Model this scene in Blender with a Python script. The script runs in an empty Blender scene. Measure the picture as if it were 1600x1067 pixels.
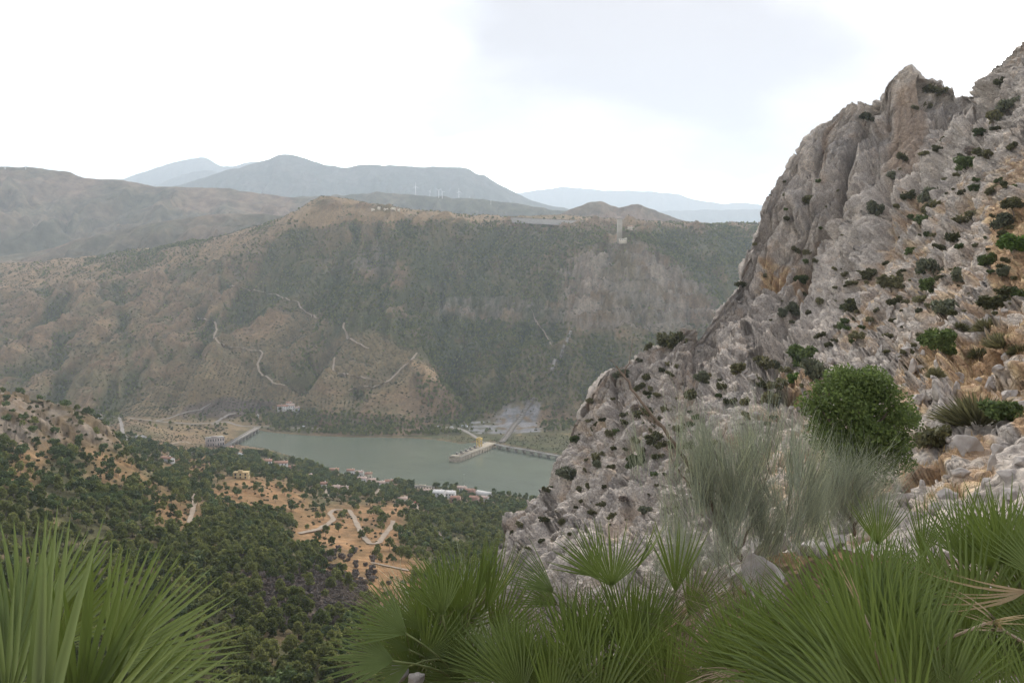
import bpy, math, random
import numpy as np
from mathutils import Vector, Matrix

SC = bpy.context.scene
COL = SC.collection
# ------------------------------------------------------------------ camera, sky, sun, exposure
CAMZ, FPX, CX, CY, HY = 240.0, 1291.0, 800.0, 533.5, 440.0      # metres above the lake; photo pixels
PITCH = math.atan((CY - HY) / FPX)
cam = bpy.data.cameras.new('camera')
cam.sensor_width = 36.0
cam.lens = 36.0 * FPX / 1600.0
cam.clip_start, cam.clip_end = 0.1, 60000.0
camo = bpy.data.objects.new('camera', cam)
COL.objects.link(camo)
camo.location = (0, 0, CAMZ)
camo.rotation_euler = (math.radians(90) - PITCH, 0, 0)
SC.camera = camo

SUN_EL, SUN_AZ = math.radians(30), math.radians(14)      # azimuth to the right of the view axis (+Y)
SUNV = Vector((math.sin(SUN_AZ) * math.cos(SUN_EL), math.cos(SUN_AZ) * math.cos(SUN_EL), math.sin(SUN_EL)))
world = bpy.data.worlds.new('World')
SC.world = world
world.use_nodes = True
nt = world.node_tree
nt.nodes.clear()
def N(t, kind, **kw):
    n = t.nodes.new(kind)
    for k, v in kw.items():
        if k.startswith('i_'):
            n.inputs[k[2:].replace('_', ' ')].default_value = v
        else:
            setattr(n, k, v)
    return n
def mathn(t, op, a, b=None, clamp=False):
    n = t.nodes.new('ShaderNodeMath'); n.operation = op; n.use_clamp = clamp
    for i, v in enumerate((a, b)):
        if v is None: continue
        if isinstance(v, (int, float)): n.inputs[i].default_value = v
        else: t.links.new(v, n.inputs[i])
    return n.outputs[0]
def ramp(t, fac, stops, interp='LINEAR'):
    n = t.nodes.new('ShaderNodeValToRGB'); n.color_ramp.interpolation = interp
    e = n.color_ramp.elements
    while len(e) < len(stops): e.new(0.5)
    for el, (p, c) in zip(e, stops):
        el.position = p; el.color = tuple(c) + (1,) if len(c) == 3 else c
    t.links.new(fac, n.inputs[0])
    return n.outputs[0]
def mixc(t, fac, a, b, mode='MIX'):
    n = t.nodes.new('ShaderNodeMix'); n.data_type = 'RGBA'; n.blend_type = mode
    for sock, v in ((n.inputs[0], fac), (n.inputs[6], a), (n.inputs[7], b)):
        if isinstance(v, (int, float)): sock.default_value = v
        elif isinstance(v, tuple): sock.default_value = v + (1,) if len(v) == 3 else v
        else: t.links.new(v, sock)
    return n.outputs[2]
sky = N(nt, 'ShaderNodeTexSky', sky_type='NISHITA', sun_disc=False, sun_elevation=SUN_EL, sun_rotation=SUN_AZ,
        altitude=450.0, air_density=1.2, dust_density=1.0)
bg_sky = N(nt, 'ShaderNodeBackground'); bg_sky.inputs[1].default_value = 0.14
nt.links.new(sky.outputs[0], bg_sky.inputs[0])
tc = N(nt, 'ShaderNodeTexCoord')
sep = N(nt, 'ShaderNodeSeparateXYZ'); nt.links.new(tc.outputs['Generated'], sep.inputs[0])
zz = mathn(nt, 'ADD', mathn(nt, 'MAXIMUM', sep.outputs[2], 0.0), 0.22)
cmb = N(nt, 'ShaderNodeCombineXYZ')
nt.links.new(mathn(nt, 'DIVIDE', sep.outputs[0], zz), cmb.inputs[0])
nt.links.new(mathn(nt, 'DIVIDE', sep.outputs[1], zz), cmb.inputs[1])
mp = N(nt, 'ShaderNodeMapping'); nt.links.new(cmb.outputs[0], mp.inputs[0])
mp.inputs['Location'].default_value = (31.3, 25.5, 0.0)
n1 = N(nt, 'ShaderNodeTexNoise'); n1.inputs['Scale'].default_value = 0.62; n1.inputs['Detail'].default_value = 6
n1.inputs['Roughness'].default_value = 0.48; n1.inputs['Distortion'].default_value = 0.25
nt.links.new(mp.outputs[0], n1.inputs['Vector'])
mp2 = N(nt, 'ShaderNodeMapping'); nt.links.new(cmb.outputs[0], mp2.inputs[0])
mp2.inputs['Location'].default_value = (19.4, 18.6, 1.0)
n2 = N(nt, 'ShaderNodeTexNoise'); n2.inputs['Scale'].default_value = 0.5; n2.inputs['Detail'].default_value = 4
nt.links.new(mp2.outputs[0], n2.inputs['Vector'])
cloudc = ramp(nt, n1.outputs["Fac"], [(0.33, (0.30, 0.28, 0.295)), (0.43, (0.48, 0.455, 0.465)), (0.53, (2.75, 2.70, 2.60))], "EASE")
dotn = N(nt, 'ShaderNodeVectorMath', operation='DOT_PRODUCT')
nt.links.new(tc.outputs['Generated'], dotn.inputs[0]); dotn.inputs[1].default_value = SUNV
glow = mathn(nt, 'ADD', mathn(nt, 'MULTIPLY', mathn(nt, 'POWER', mathn(nt, 'MAXIMUM', dotn.outputs['Value'], 0.0), 3.0), 0.75), 0.72)
bg_cl = N(nt, 'ShaderNodeBackground'); nt.links.new(cloudc, bg_cl.inputs[0]); nt.links.new(glow, bg_cl.inputs[1])
cover = ramp(nt, n2.outputs['Fac'], [(0.40, (0.30,) * 3), (0.52, (1.0,) * 3)], 'EASE')
mixs = N(nt, 'ShaderNodeMixShader'); nt.links.new(cover, mixs.inputs[0])
nt.links.new(bg_sky.outputs[0], mixs.inputs[1]); nt.links.new(bg_cl.outputs[0], mixs.inputs[2])
wo = N(nt, 'ShaderNodeOutputWorld'); nt.links.new(mixs.outputs[0], wo.inputs[0])

sun = bpy.data.lights.new('sun', 'SUN'); sun.energy = 1.5; sun.angle = math.radians(12); sun.color = (1.0, 0.93, 0.83)
suno = bpy.data.objects.new('sun', sun); COL.objects.link(suno)
suno.rotation_euler = (-SUNV).to_track_quat('-Z', 'Y').to_euler(); suno.location = (0, -20, 400)

vs = SC.view_settings
vs.view_transform = 'Standard'; vs.look = 'None'; vs.exposure = 0.65; vs.gamma = 1.0; vs.use_curve_mapping = False
SC.render.engine = 'CYCLES'
SC.cycles.use_denoising = True
SC.cycles.max_bounces = 5; SC.cycles.diffuse_bounces = 2; SC.cycles.glossy_bounces = 3
SC.cycles.transmission_bounces = 3; SC.cycles.volume_bounces = 1; SC.cycles.transparent_max_bounces = 6
SC.cycles.use_fast_gi = False

# ------------------------------------------------------------------ helpers
rng = np.random.default_rng(7)
random.seed(7)
cP, sP = math.cos(PITCH), math.sin(PITCH)
def unproj(px, py, Y):
    px, py, Y = np.asarray(px, float), np.asarray(py, float), np.asarray(Y, float)
    a, b = (px - CX) / FPX, (CY - py) / FPX
    t = Y / (cP + b * sP)
    return np.stack([a * t, Y + 0 * t, CAMZ + (-sP + b * cP) * t], -1)
def proj(P):
    P = np.asarray(P, float)
    x, y, z = P[..., 0], P[..., 1], P[..., 2] - CAMZ
    d = np.maximum(y * cP - z * sP, 1e-3)
    u = y * sP + z * cP
    return CX + FPX * x / d, CY - FPX * u / d, d

def _h(ix, iy, iz, seed):
    with np.errstate(over='ignore'):
        h = (ix.astype(np.int64) * 374761393 + iy.astype(np.int64) * 668265263 + iz.astype(np.int64) * 2147483647 + seed * 974711) & 0xFFFFFFFF
        h = ((h ^ (h >> 13)) * 1274126177) & 0xFFFFFFFF
        h = ((h ^ (h >> 16)) * 2246822519) & 0xFFFFFFFF
        return (h ^ (h >> 15)) & 0xFFFFFFFF
def hashf(ix, iy, iz, seed=0):
    return (_h(ix, iy, iz, seed) / 4294967296.0)
def vnoise(P, seed=0):
    """gradient noise, roughly -1..1, on (n,3)"""
    i = np.floor(P); f = P - i; i = i.astype(np.int64)
    w = f * f * f * (f * (f * 6 - 15) + 10)
    out = 0
    for dx in (0, 1):
        wx = w[:, 0] if dx else 1 - w[:, 0]
        for dy in (0, 1):
            wy = w[:, 1] if dy else 1 - w[:, 1]
            for dz in (0, 1):
                wz = w[:, 2] if dz else 1 - w[:, 2]
                h = _h(i[:, 0] + dx, i[:, 1] + dy, i[:, 2] + dz, seed)
                gx = ((h & 1023) / 511.5 - 1); gy = (((h >> 10) & 1023) / 511.5 - 1); gz = (((h >> 20) & 1023) / 511.5 - 1)
                out = out + wx * wy * wz * (gx * (f[:, 0] - dx) + gy * (f[:, 1] - dy) + gz * (f[:, 2] - dz))
    return out * 1.5
def fbm(P, octv=4, seed=0, gain=0.5):
    a, s, o = 1.0, 0, 0
    P = np.array(P, float)
    for k in range(octv):
        o = o + a * vnoise(P, seed + k * 17); s += a; a *= gain; P = P * 2.03 + 11.7
    return o / s * 1.4
def ridged(P, octv=3, seed=0):
    a, s, o = 1.0, 0, 0
    P = np.array(P, float)
    for k in range(octv):
        o = o + a * (1 - np.abs(vnoise(P, seed + k * 13)) * 2.0); s += a; a *= 0.5; P = P * 2.1 + 5.3
    return o / s
def voro(P, seed=0, tilt=False):
    """F1, F2, cell id hash (and a random tilt inside each cell)"""
    i = np.floor(P).astype(np.int64)
    n = len(P)
    f1 = np.full(n, 9.0); f2 = np.full(n, 9.0); cid = np.zeros(n); tl = np.zeros(n)
    for dx in (-1, 0, 1):
        for dy in (-1, 0, 1):
            for dz in (-1, 0, 1):
                cx, cy, cz = i[:, 0] + dx, i[:, 1] + dy, i[:, 2] + dz
                h = _h(cx, cy, cz, seed)
                px = cx + (h & 1023) / 1023.0; py = cy + ((h >> 10) & 1023) / 1023.0; pz = cz + ((h >> 20) & 1023) / 1023.0
                d = np.sqrt((P[:, 0] - px) ** 2 + (P[:, 1] - py) ** 2 + (P[:, 2] - pz) ** 2)
                c = hashf(cx, cy, cz, seed + 5)
                m = d < f1
                if tilt:
                    g = _h(cx, cy, cz, seed + 9)
                    tl = np.where(m, (P[:, 0] - px) * ((g & 1023) / 511.5 - 1) + (P[:, 1] - py) * (((g >> 10) & 1023) / 511.5 - 1) + (P[:, 2] - pz) * (((g >> 20) & 1023) / 511.5 - 1), tl)
                f2 = np.where(m, f1, np.minimum(f2, d)); cid = np.where(m, c, cid); f1 = np.where(m, d, f1)
    return (f1, f2, cid, tl) if tilt else (f1, f2, cid)
def sstep(a, b, x):
    t = np.clip((x - a) / (b - a), 0, 1)
    return t * t * (3 - 2 * t)
def tps_fit(U, val, lam=1e-3):
    n = len(U)
    r2 = ((U[:, None] - U[None]) ** 2).sum(-1)
    K = 0.5 * r2 * np.log(r2 + 1e-12) + lam * np.eye(n)
    A = np.zeros((n + 3, n + 3)); A[:n, :n] = K; A[:n, n] = 1; A[:n, n + 1:] = U; A[n:, :n] = A[:n, n:].T
    return U, np.linalg.solve(A, np.concatenate([val, np.zeros(3)]))
def tps_eval(fit, Q):
    U, w = fit; n = len(U)
    out = np.empty(len(Q))
    for s in range(0, len(Q), 40000):
        q = Q[s:s + 40000]
        r2 = (q[:, 0:1] - U[:, 0]) ** 2 + (q[:, 1:2] - U[:, 1]) ** 2
        out[s:s + 40000] = (0.5 * r2 * np.log(r2 + 1e-12)) @ w[:n] + w[n] + q @ w[n + 1:]
    return out
def poly_sd(px, py, poly):
    """signed distance to a polygon, negative inside"""
    poly = np.asarray(poly, float)
    d = np.full(np.shape(px), 1e18); ins = np.zeros(np.shape(px), bool)
    for (x0, y0), (x1, y1) in zip(poly, np.roll(poly, -1, 0)):
        ex, ey = x1 - x0, y1 - y0
        t = np.clip(((px - x0) * ex + (py - y0) * ey) / (ex * ex + ey * ey + 1e-12), 0, 1)
        d = np.minimum(d, (px - x0 - t * ex) ** 2 + (py - y0 - t * ey) ** 2)
        c = ((y0 > py) != (y1 > py)) & (px < (x1 - x0) * (py - y0) / (y1 - y0 + 1e-12) + x0)
        ins ^= c
    d = np.sqrt(d)
    return np.where(ins, -d, d)
def line_d(px, py, line):
    d = np.full(np.shape(px), 1e18)
    for (x0, y0), (x1, y1) in zip(line[:-1], line[1:]):
        ex, ey = x1 - x0, y1 - y0
        t = np.clip(((px - x0) * ex + (py - y0) * ey) / (ex * ex + ey * ey + 1e-12), 0, 1)
        d = np.minimum(d, (px - x0 - t * ex) ** 2 + (py - y0 - t * ey) ** 2)
    return np.sqrt(d)
def pm(px, py, poly, soft=10):
    return 1 - sstep(-soft, soft, poly_sd(px, py, poly))

def mesh_np(name, V, F, mat=None, smooth=False, cols=None, fmat=None):
    me = bpy.data.meshes.new(name)
    V = np.ascontiguousarray(V, np.float32)
    lists = F if isinstance(F, (list, tuple)) else [F]
    lists = [np.asarray(f) for f in lists if len(f)]
    nl = sum(f.size for f in lists); npoly = sum(len(f) for f in lists)
    me.vertices.add(len(V)); me.vertices.foreach_set('co', V.ravel())
    me.loops.add(nl); me.loops.foreach_set('vertex_index', np.concatenate([f.ravel() for f in lists]).astype(np.int32))
    me.polygons.add(npoly)
    st = []; o = 0
    for f in lists:
        k = f.shape[1]; st.append(np.arange(o, o + len(f) * k, k)); o += len(f) * k
    me.polygons.foreach_set('loop_start', np.concatenate(st).astype(np.int32))
    if smooth: me.polygons.foreach_set('use_smooth', np.ones(npoly, bool))
    mats = mat if isinstance(mat, (list, tuple)) else ([mat] if mat else [])
    for m in mats: me.materials.append(m)
    if fmat is not None: me.polygons.foreach_set('material_index', np.asarray(fmat, np.int32))
    if cols is not None:
        for nm, c in cols.items():
            a = me.color_attributes.new(nm, 'FLOAT_COLOR', 'POINT')
            c4 = np.ones((len(V), 4), np.float32); c4[:, :3] = c
            a.data.foreach_set('color', c4.ravel())
    me.update(calc_edges=True)
    me.validate()
    return me
def link(name, me, parent=None):
    o = bpy.data.objects.new(name, me); COL.objects.link(o)
    if parent is not None: o.parent = parent
    return o
def tag(o, label=None, cat=None, group=None, kind=None):
    if label: o['label'] = label
    if cat: o['category'] = cat
    if group: o['group'] = group
    if kind: o['kind'] = kind
    return o
def empty(name, loc=(0, 0, 0), rz=0.0):
    o = bpy.data.objects.new(name, None); COL.objects.link(o)
    o.location = loc; o.rotation_euler = (0, 0, rz); o.empty_display_size = 0.3
    return o
def grid_faces(nr, nc):
    a = np.arange(nr * nc).reshape(nr, nc)
    return np.stack([a[:-1, :-1], a[:-1, 1:], a[1:, 1:], a[1:, :-1]], -1).reshape(-1, 4)
class MB:
    """collects boxes, prisms and tubes into one mesh"""
    def __init__(s): s.v = []; s.q = []; s.t = []; s.n = 0
    def add(s, V, q=(), t=()):
        s.v.append(np.asarray(V, float)); 
        if len(q): s.q.append(np.asarray(q) + s.n)
        if len(t): s.t.append(np.asarray(t) + s.n)
        s.n += len(V); return s
    def box(s, x0, x1, y0, y1, z0, z1, M=None):
        V = np.array([[x, y, z] for z in (z0, z1) for y in (y0, y1) for x in (x0, x1)], float)
        if M is not None: V = V @ np.array(M)[:3, :3].T + np.array(M)[:3, 3]
        return s.add(V, [[0, 2, 3, 1], [4, 5, 7, 6], [0, 1, 5, 4], [2, 6, 7, 3], [0, 4, 6, 2], [1, 3, 7, 5]])
    def tube(s, pts, rad, k=6, cap=True):
        pts = np.asarray(pts, float); n = len(pts); rad = np.broadcast_to(rad, (n,))
        tg = np.gradient(pts, axis=0); tg /= np.linalg.norm(tg, axis=1, keepdims=True) + 1e-9
        up = np.array([0, 0, 1.0]) if abs(tg[0, 2]) < 0.9 else np.array([1.0, 0, 0])
        V = []
        for p, t, r in zip(pts, tg, rad):
            a = np.cross(t, up); a /= np.linalg.norm(a) + 1e-9; b = np.cross(a, t); up = b
            an = np.arange(k) * 2 * math.pi / k
            V.append(p + r * (np.cos(an)[:, None] * a + np.sin(an)[:, None] * b))
        V = np.concatenate(V); q = []
        for i in range(n - 1):
            for j in range(k):
                q.append([i * k + j, i * k + (j + 1) % k, (i + 1) * k + (j + 1) % k, (i + 1) * k + j])
        t = []
        if cap:
            c0, c1 = len(V), len(V) + 1; V = np.concatenate([V, pts[:1], pts[-1:]])
            for j in range(k):
                t.append([c0, (j + 1) % k, j]); t.append([c1, (n - 1) * k + j, (n - 1) * k + (j + 1) % k])
        return s.add(V, q, t)
    def lathe(s, prof, k=10, c=(0, 0, 0)):
        V = []
        for r, z in prof:
            for j in range(k):
                a = 2 * math.pi * j / k; V.append((c[0] + r * math.cos(a), c[1] + r * math.sin(a), c[2] + z))
        n = len(prof); q = []
        for i in range(n - 1):
            for j in range(k):
                q.append([i * k + j, i * k + (j + 1) % k, (i + 1) * k + (j + 1) % k, (i + 1) * k + j])
        return s.add(V, q)
    def mesh(s, name, mat, smooth=False):
        fs = []
        if s.q: fs.append(np.concatenate(s.q))
        if s.t: fs.append(np.concatenate(s.t))
        return mesh_np(name, np.concatenate(s.v), fs, mat, smooth)
    def build(s, name, mat, parent=None, smooth=False):
        return link(name, s.mesh(name, mat, smooth), parent)

# ------------------------------------------------------------------ materials
def new_mat(name):
    m = bpy.data.materials.new(name); m.use_nodes = True
    t = m.node_tree; t.nodes.clear()
    out = N(t, 'ShaderNodeOutputMaterial'); b = N(t, 'ShaderNodeBsdfPrincipled')
    t.links.new(b.outputs[0], out.inputs[0])
    b.inputs['Specular IOR Level'].default_value = 0.25
    return m, t, b
def noise(t, scale, detail=4, rough=0.55, vec=None, distort=0.0):
    n = N(t, 'ShaderNodeTexNoise'); n.inputs['Scale'].default_value = scale; n.inputs['Detail'].default_value = detail
    n.inputs['Roughness'].default_value = rough; n.inputs['Distortion'].default_value = distort
    if vec is None:
        c = N(t, 'ShaderNodeTexCoord'); vec = c.outputs['Object']
    t.links.new(vec, n.inputs['Vector'])
    return n.outputs['Fac']
def bump(t, b, h, strength, dist):
    n = N(t, 'ShaderNodeBump'); n.inputs['Strength'].default_value = strength; n.inputs['Distance'].default_value = dist
    t.links.new(h, n.inputs['Height']); t.links.new(n.outputs[0], b.inputs['Normal'])
    return n
_mats = {}
def plain(name, col, rough=0.8, var=0.25, scale=1.2, metal=0.0):
    if name in _mats: return _mats[name]
    m, t, b = new_mat(name)
    f = noise(t, scale, 5)
    lo = tuple(c * (1 - var) for c in col); hi = tuple(min(1, c * (1 + var)) for c in col)
    t.links.new(ramp(t, f, [(0.3, lo), (0.7, hi)]), b.inputs['Base Color'])
    b.inputs['Roughness'].default_value = rough; b.inputs['Metallic'].default_value = metal
    bump(t, b, noise(t, scale * 9, 3), 0.25, 0.02)
    _mats[name] = m
    return m
def foliage(name, col, var=0.35, trans=0.25, hue=None):
    m, t, b = new_mat(name)
    oi = N(t, 'ShaderNodeObjectInfo'); geo = N(t, 'ShaderNodeNewGeometry')
    lo = tuple(c * (1 - var) for c in col); hi = tuple(c * (1 + var) for c in col)
    if hue: hi = tuple(h * (1 + var * 0.5) for h in hue)
    r1 = ramp(t, oi.outputs['Random'], [(0, lo), (1, hi)])
    r2 = ramp(t, geo.outputs['Random Per Island'], [(0, (0.62,) * 3), (0.6, (1.0, 1.0, 1.0)), (1, (1.45, 1.4, 1.2))])
    c = mixc(t, 1.0, r1, r2, 'MULTIPLY')
    t.links.new(c, b.inputs['Base Color']); b.inputs['Roughness'].default_value = 0.7
    tr = N(t, 'ShaderNodeBsdfTranslucent'); t.links.new(c, tr.inputs[0])
    ms = N(t, 'ShaderNodeMixShader'); ms.inputs[0].default_value = trans
    t.links.new(b.outputs[0], ms.inputs[1]); t.links.new(tr.outputs[0], ms.inputs[2])
    t.links.new(ms.outputs[0], t.nodes['Material Output'].inputs[0])
    return m
# ------------------------------------------------------------------ valley terrain (one heightfield in world x,y)
WPY = lambda Y: HY + CAMZ * FPX / Y
NEAR = [(12, 1600), (40, 1570), (100, 1344), (160, 1206)]
TC = {
 -220: NEAR + [(215, 1065), (330, 780), (420, 690), (500, 615), (550, 585), (600, 610), (800, 680), (1100, 690), (1350, 668), (1450, 640), (1700, 565), (2000, 500), (2450, 425), (2700, 435), (3100, 440)],
 0: NEAR + [(250, 980), (330, 800), (420, 720), (500, 645), (550, 610), (600, 628), (800, 682), (1100, 690), (1350, 668), (1450, 640), (1700, 560), (2000, 490), (2400, 415), (2700, 430), (3100, 440)],
 100: NEAR + [(240, 1000), (330, 850), (430, 745), (520, 675), (560, 640), (620, 660), (800, 692), (1100, 688), (1330, 668), (1450, 635), (1700, 553), (2000, 480), (2380, 408), (2700, 425), (3100, 440)],
 170: [(540, 690), (580, 668), (640, 690)],
 200: NEAR + [(230, 1030), (330, 870), (450, 778), (600, 715), (800, 702), (950, 690), (1250, 660), (1400, 640), (1700, 545), (2000, 470), (2330, 395), (2700, 415), (3100, 435)],
 300: NEAR + [(220, 1060), (320, 900), (450, 815), (600, 762), (750, 732), (900, 716), (1100, 706), (1260, 682), (1380, 655), (1500, 615), (1700, 545), (2000, 462), (2270, 380), (2700, 410), (3100, 430)],
 400: NEAR + [(215, 1067), (270, 960), (370, 870), (500, 815), (620, 770), (700, 748), (800, 740), (950, 718), (1080, 712), (1400, 655), (1500, 612), (1700, 540), (2000, 445), (2200, 364), (2600, 395), (3100, 425)],
 500: NEAR + [(220, 1067), (270, 985), (360, 905), (500, 840), (600, 805), (720, 772), (850, 757), (960, 748), (1340, 662), (1450, 612), (1600, 560), (1800, 480), (2000, 395), (2110, 324), (2400, 345), (3100, 400)],
 600: NEAR + [(220, 1067), (270, 1000), (360, 925), (500, 855), (600, 812), (700, 785), (800, 772), (900, 768), (1330, 665), (1420, 620), (1490, 580), (1560, 538), (1690, 500), (1850, 425), (2080, 335), (2180, 326), (2500, 345), (3100, 395)],
 700: NEAR + [(220, 1067), (300, 980), (420, 900), (560, 845), (680, 808), (800, 785), (900, 778), (1330, 668), (1420, 632), (1570, 575), (1760, 500), (1950, 410), (2120, 338), (2200, 336), (2600, 350), (3100, 390)],
 800: NEAR + [(220, 1067), (320, 985), (450, 905), (600, 850), (720, 815), (840, 790), (1300, 685), (1390, 640), (1480, 600), (1600, 560), (1750, 505), (1950, 415), (2100, 352), (2200, 345), (2600, 352), (3100, 385)],
 890: [(1310, 690), (1390, 640), (1480, 590), (1610, 525), (1720, 475), (1800, 430), (1950, 390), (2100, 354)],
 980: [(12, 1700), (100, 1500), (200, 1090), (400, 950), (700, 840), (900, 800), (1330, 685), (1400, 640), (1500, 580), (1620, 522), (1690, 490), (1745, 405), (1850, 381), (1950, 372), (2080, 354), (2200, 351), (2600, 352), (3100, 380)],
 1060: [(1730, 490), (1800, 440), (1900, 405)],
 1100: [(1350, 670), (1500, 590), (1640, 530), (1740, 490), (1900, 410), (2100, 358), (2250, 354), (2600, 355), (3100, 375)],
 1190: [(12, 1750), (200, 1200), (500, 980), (900, 800), (1400, 655), (1600, 565), (1800, 485), (2000, 415), (2200, 360), (2600, 360), (3100, 375)],
 1450: [(12, 1800), (200, 1200), (900, 800), (1400, 660), (1800, 500), (2200, 375), (3100, 385)],
}
cp = np.array([(px, py, Y) for px, L in TC.items() for (Y, py) in L], float)
W3 = unproj(cp[:, 0], cp[:, 1], cp[:, 2])
def tuv(tx, Y): return np.stack([tx * 3.0, np.log(Y) * 1.5], -1)
FIT = tps_fit(tuv(W3[:, 0] / cp[:, 2], cp[:, 2]), (W3[:, 2] - CAMZ) / cp[:, 2], 2e-4)

def at_level(pts, z=0.0):
    """photo pixels to world points on a level plane"""
    p = np.array(pts, float); Y = (CAMZ - z) * FPX / np.maximum(p[:, 1] - HY, 1)
    for _ in range(6):
        w = unproj(p[:, 0], p[:, 1], Y); Y = Y * (CAMZ - z) / (CAMZ - w[:, 2])
    return unproj(p[:, 0], p[:, 1], Y)
LAKE_PX = [(398, 671), (430, 676), (480, 680), (560, 683), (640, 684), (690, 688), (718, 693), (735, 692), (765, 690), (800, 698), (850, 708), (900, 716),
           (1000, 740), (1080, 770), (1000, 800), (900, 793), (830, 780), (790, 772), (740, 766), (690, 762), (640, 755), (560, 748), (515, 738), (470, 718), (420, 702), (364, 694), (376, 684)]
LAKE = at_level(LAKE_PX)[:, :2]

ny, nx = 760, 850
Yr = np.concatenate([np.geomspace(12, 200, 50, endpoint=False), np.geomspace(200, 1250, 270, endpoint=False), np.linspace(1250, 2300, 370, endpoint=False), np.geomspace(2300, 3300, 70)])
ny = len(Yr)
Tx = np.linspace((-330 - CX) / FPX, (1440 - CX) / FPX, nx)
GY, GT = np.meshgrid(Yr, Tx, indexing='ij')
gx = (GY * GT).ravel(); gy = GY.ravel()
def base_z(x, y):
    Y = np.maximum(y, 5)
    return CAMZ + Y * tps_eval(FIT, tuv(x / Y, Y))
gz = base_z(gx, gy)
P2 = np.stack([gx, gy, 0 * gx], -1)
far = sstep(1320, 1500, gy) * (1 - 0.75 * sstep(2050, 2160, gy))
wx = fbm(P2 / 260, 3, 3) * 60
gul = ridged(np.stack([(gx + wx) / 150, gy / 420, 0 * gx + 3.1], -1), 3, 21)
gul2 = ridged(np.stack([(gx + wx * 1.5 + gy * 0.25) / 62, gy / 210, 0 * gx + 7.7], -1), 3, 27)
gz += far * ((gul - 0.45) * 62 + (gul2 - 0.45) * 24)
rpx, rpy, _ = proj(np.stack([gx, gy, gz], -1)); rpx = rpx + fbm(P2 / 60, 3, 63) * 9
rav = np.zeros(len(gx))
for ln_, w_, d_ in [([(640, 450), (600, 478), (545, 508), (505, 555), (470, 602)], 11, 26), ([(705, 470), (688, 530), (712, 585), (735, 640)], 13, 26), ([(335, 500), (305, 570), (262, 640)], 10, 13), ([(182, 455), (200, 530), (205, 610)], 12, 10), ([(848, 470), (805, 540), (765, 605)], 11, 20), ([(70, 440), (95, 520), (90, 620)], 12, 10), ([(430, 400), (380, 470), (330, 540)], 9, 18), ([(560, 360), (540, 420), (500, 470), (450, 530)], 9, 18), ([(770, 370), (740, 430), (705, 475)], 10, 18),
                   ([(482, 335), (455, 400), (405, 450), (350, 520), (300, 610)], 10, -20), ([(610, 480), (615, 530), (640, 575), (685, 612)], 14, -16), ([(120, 430), (145, 520), (150, 620)], 12, -9), ([(655, 380), (640, 430), (660, 470)], 10, -16), ([(250, 420), (255, 500), (235, 600)], 12, -10)]:
    rav += d_ * np.exp(-(line_d(rpx, rpy, ln_) / w_) ** 2)
gz -= rav * far
gulg = np.clip(np.maximum(rav * 0.022, 0) + 0.55 - gul * 0.55 - gul2 * 0.35, -1, 1).reshape(ny, nx)
amp = np.clip(gy / 900, 0.10, 1.15)
rimf = 1 - 0.8 * sstep(2060, 2200, gy)
gz += amp * rimf * (fbm(P2 / 95, 4, 5) * 7 + fbm(P2 / 22, 3, 9) * 2.2)
ppx, ppy, _ = proj(np.stack([gx, gy, gz], -1))
# rock spur at the left and the stepped rock prow below the tower
spur = pm(ppx, ppy, [(-200, 590), (0, 600), (90, 622), (170, 655), (180, 690), (90, 700), (0, 690), (-200, 680)], 14) * (gy < 640) * (gy > 430)
vf1, vf2, vid = voro(np.stack([gx / 9, gy / 9, gz / 9], -1), 4)
gz += spur * ((vid - 0.5) * 6 + ridged(P2 / 14, 3, 8) * 3 - 1.5)
prow = pm(ppx, ppy, [(880, 420), (930, 385), (1000, 380), (1050, 405), (1110, 455), (1130, 500), (1050, 520), (960, 530), (880, 500)], 16) * (gy > 1600) * (gy < 1990)
band = pm(ppx, ppy, [(690, 470), (800, 468), (900, 480), (880, 505), (760, 500), (680, 495)], 8) * (gy > 1500)
band2 = pm(ppx, ppy, [(540, 395), (600, 385), (625, 425), (560, 430)], 10) * (gy > 1500)
rim = pm(ppx, ppy, [(455, 322), (500, 316), (520, 326), (470, 342), (440, 350)], 6) * (gy > 1900)
def terrace(z, h, ph): 
    s = (z + ph) / h; f = s - np.floor(s)
    return (np.floor(s) + sstep(0.15, 0.55, f)) * h - ph
rk = np.clip(prow + band + 0.6 * band2, 0, 1)
wob = fbm(P2 / 40, 3, 31) * 14
gz = gz * (1 - rk) + rk * (terrace(gz, 30, wob) + (ridged(np.stack([gx / 16, gy / 60, gz / 40], -1), 3, 77) - 0.5) * 20)
# lake basin and banks
sd = poly_sd(gx, gy, LAKE)
lowb = 0.9 + 0.07 * np.maximum(sd, 0); hib = 0.9 + 0.62 * np.maximum(sd, 0) + 3 * sstep(0, 12, sd)
nearlake = gy > 850
gz = np.where(nearlake, np.where(sd < 0, np.maximum(-6, -0.4 + sd * 0.25), np.clip(gz, np.minimum(lowb, 9), hib)), np.maximum(gz, 6))
GV = np.stack([gx, gy, gz], -1)
Zgrid = gz.reshape(ny, nx)
def terr(x, y):
    """terrain height by bilinear lookup"""
    x = np.asarray(x, float); y = np.asarray(y, float)
    r = np.clip(np.interp(y, Yr, np.arange(ny)), 0, ny - 1.001); c = np.clip(np.interp(x / np.maximum(y, 1), Tx, np.arange(nx)), 0, nx - 1.001)
    i, j = r.astype(int), c.astype(int); a, b = r - i, c - j
    return (Zgrid[i, j] * (1 - a) * (1 - b) + Zgrid[i + 1, j] * a * (1 - b) + Zgrid[i, j + 1] * (1 - a) * b + Zgrid[i + 1, j + 1] * a * b)
def wet(x, y):
    r = np.clip(np.interp(y, Yr, np.arange(ny)), 0, ny - 1).astype(int); c = np.clip(np.interp(x / np.maximum(y, 1), Tx, np.arange(nx)), 0, nx - 1).astype(int)
    return gulg[r, c]
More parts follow.
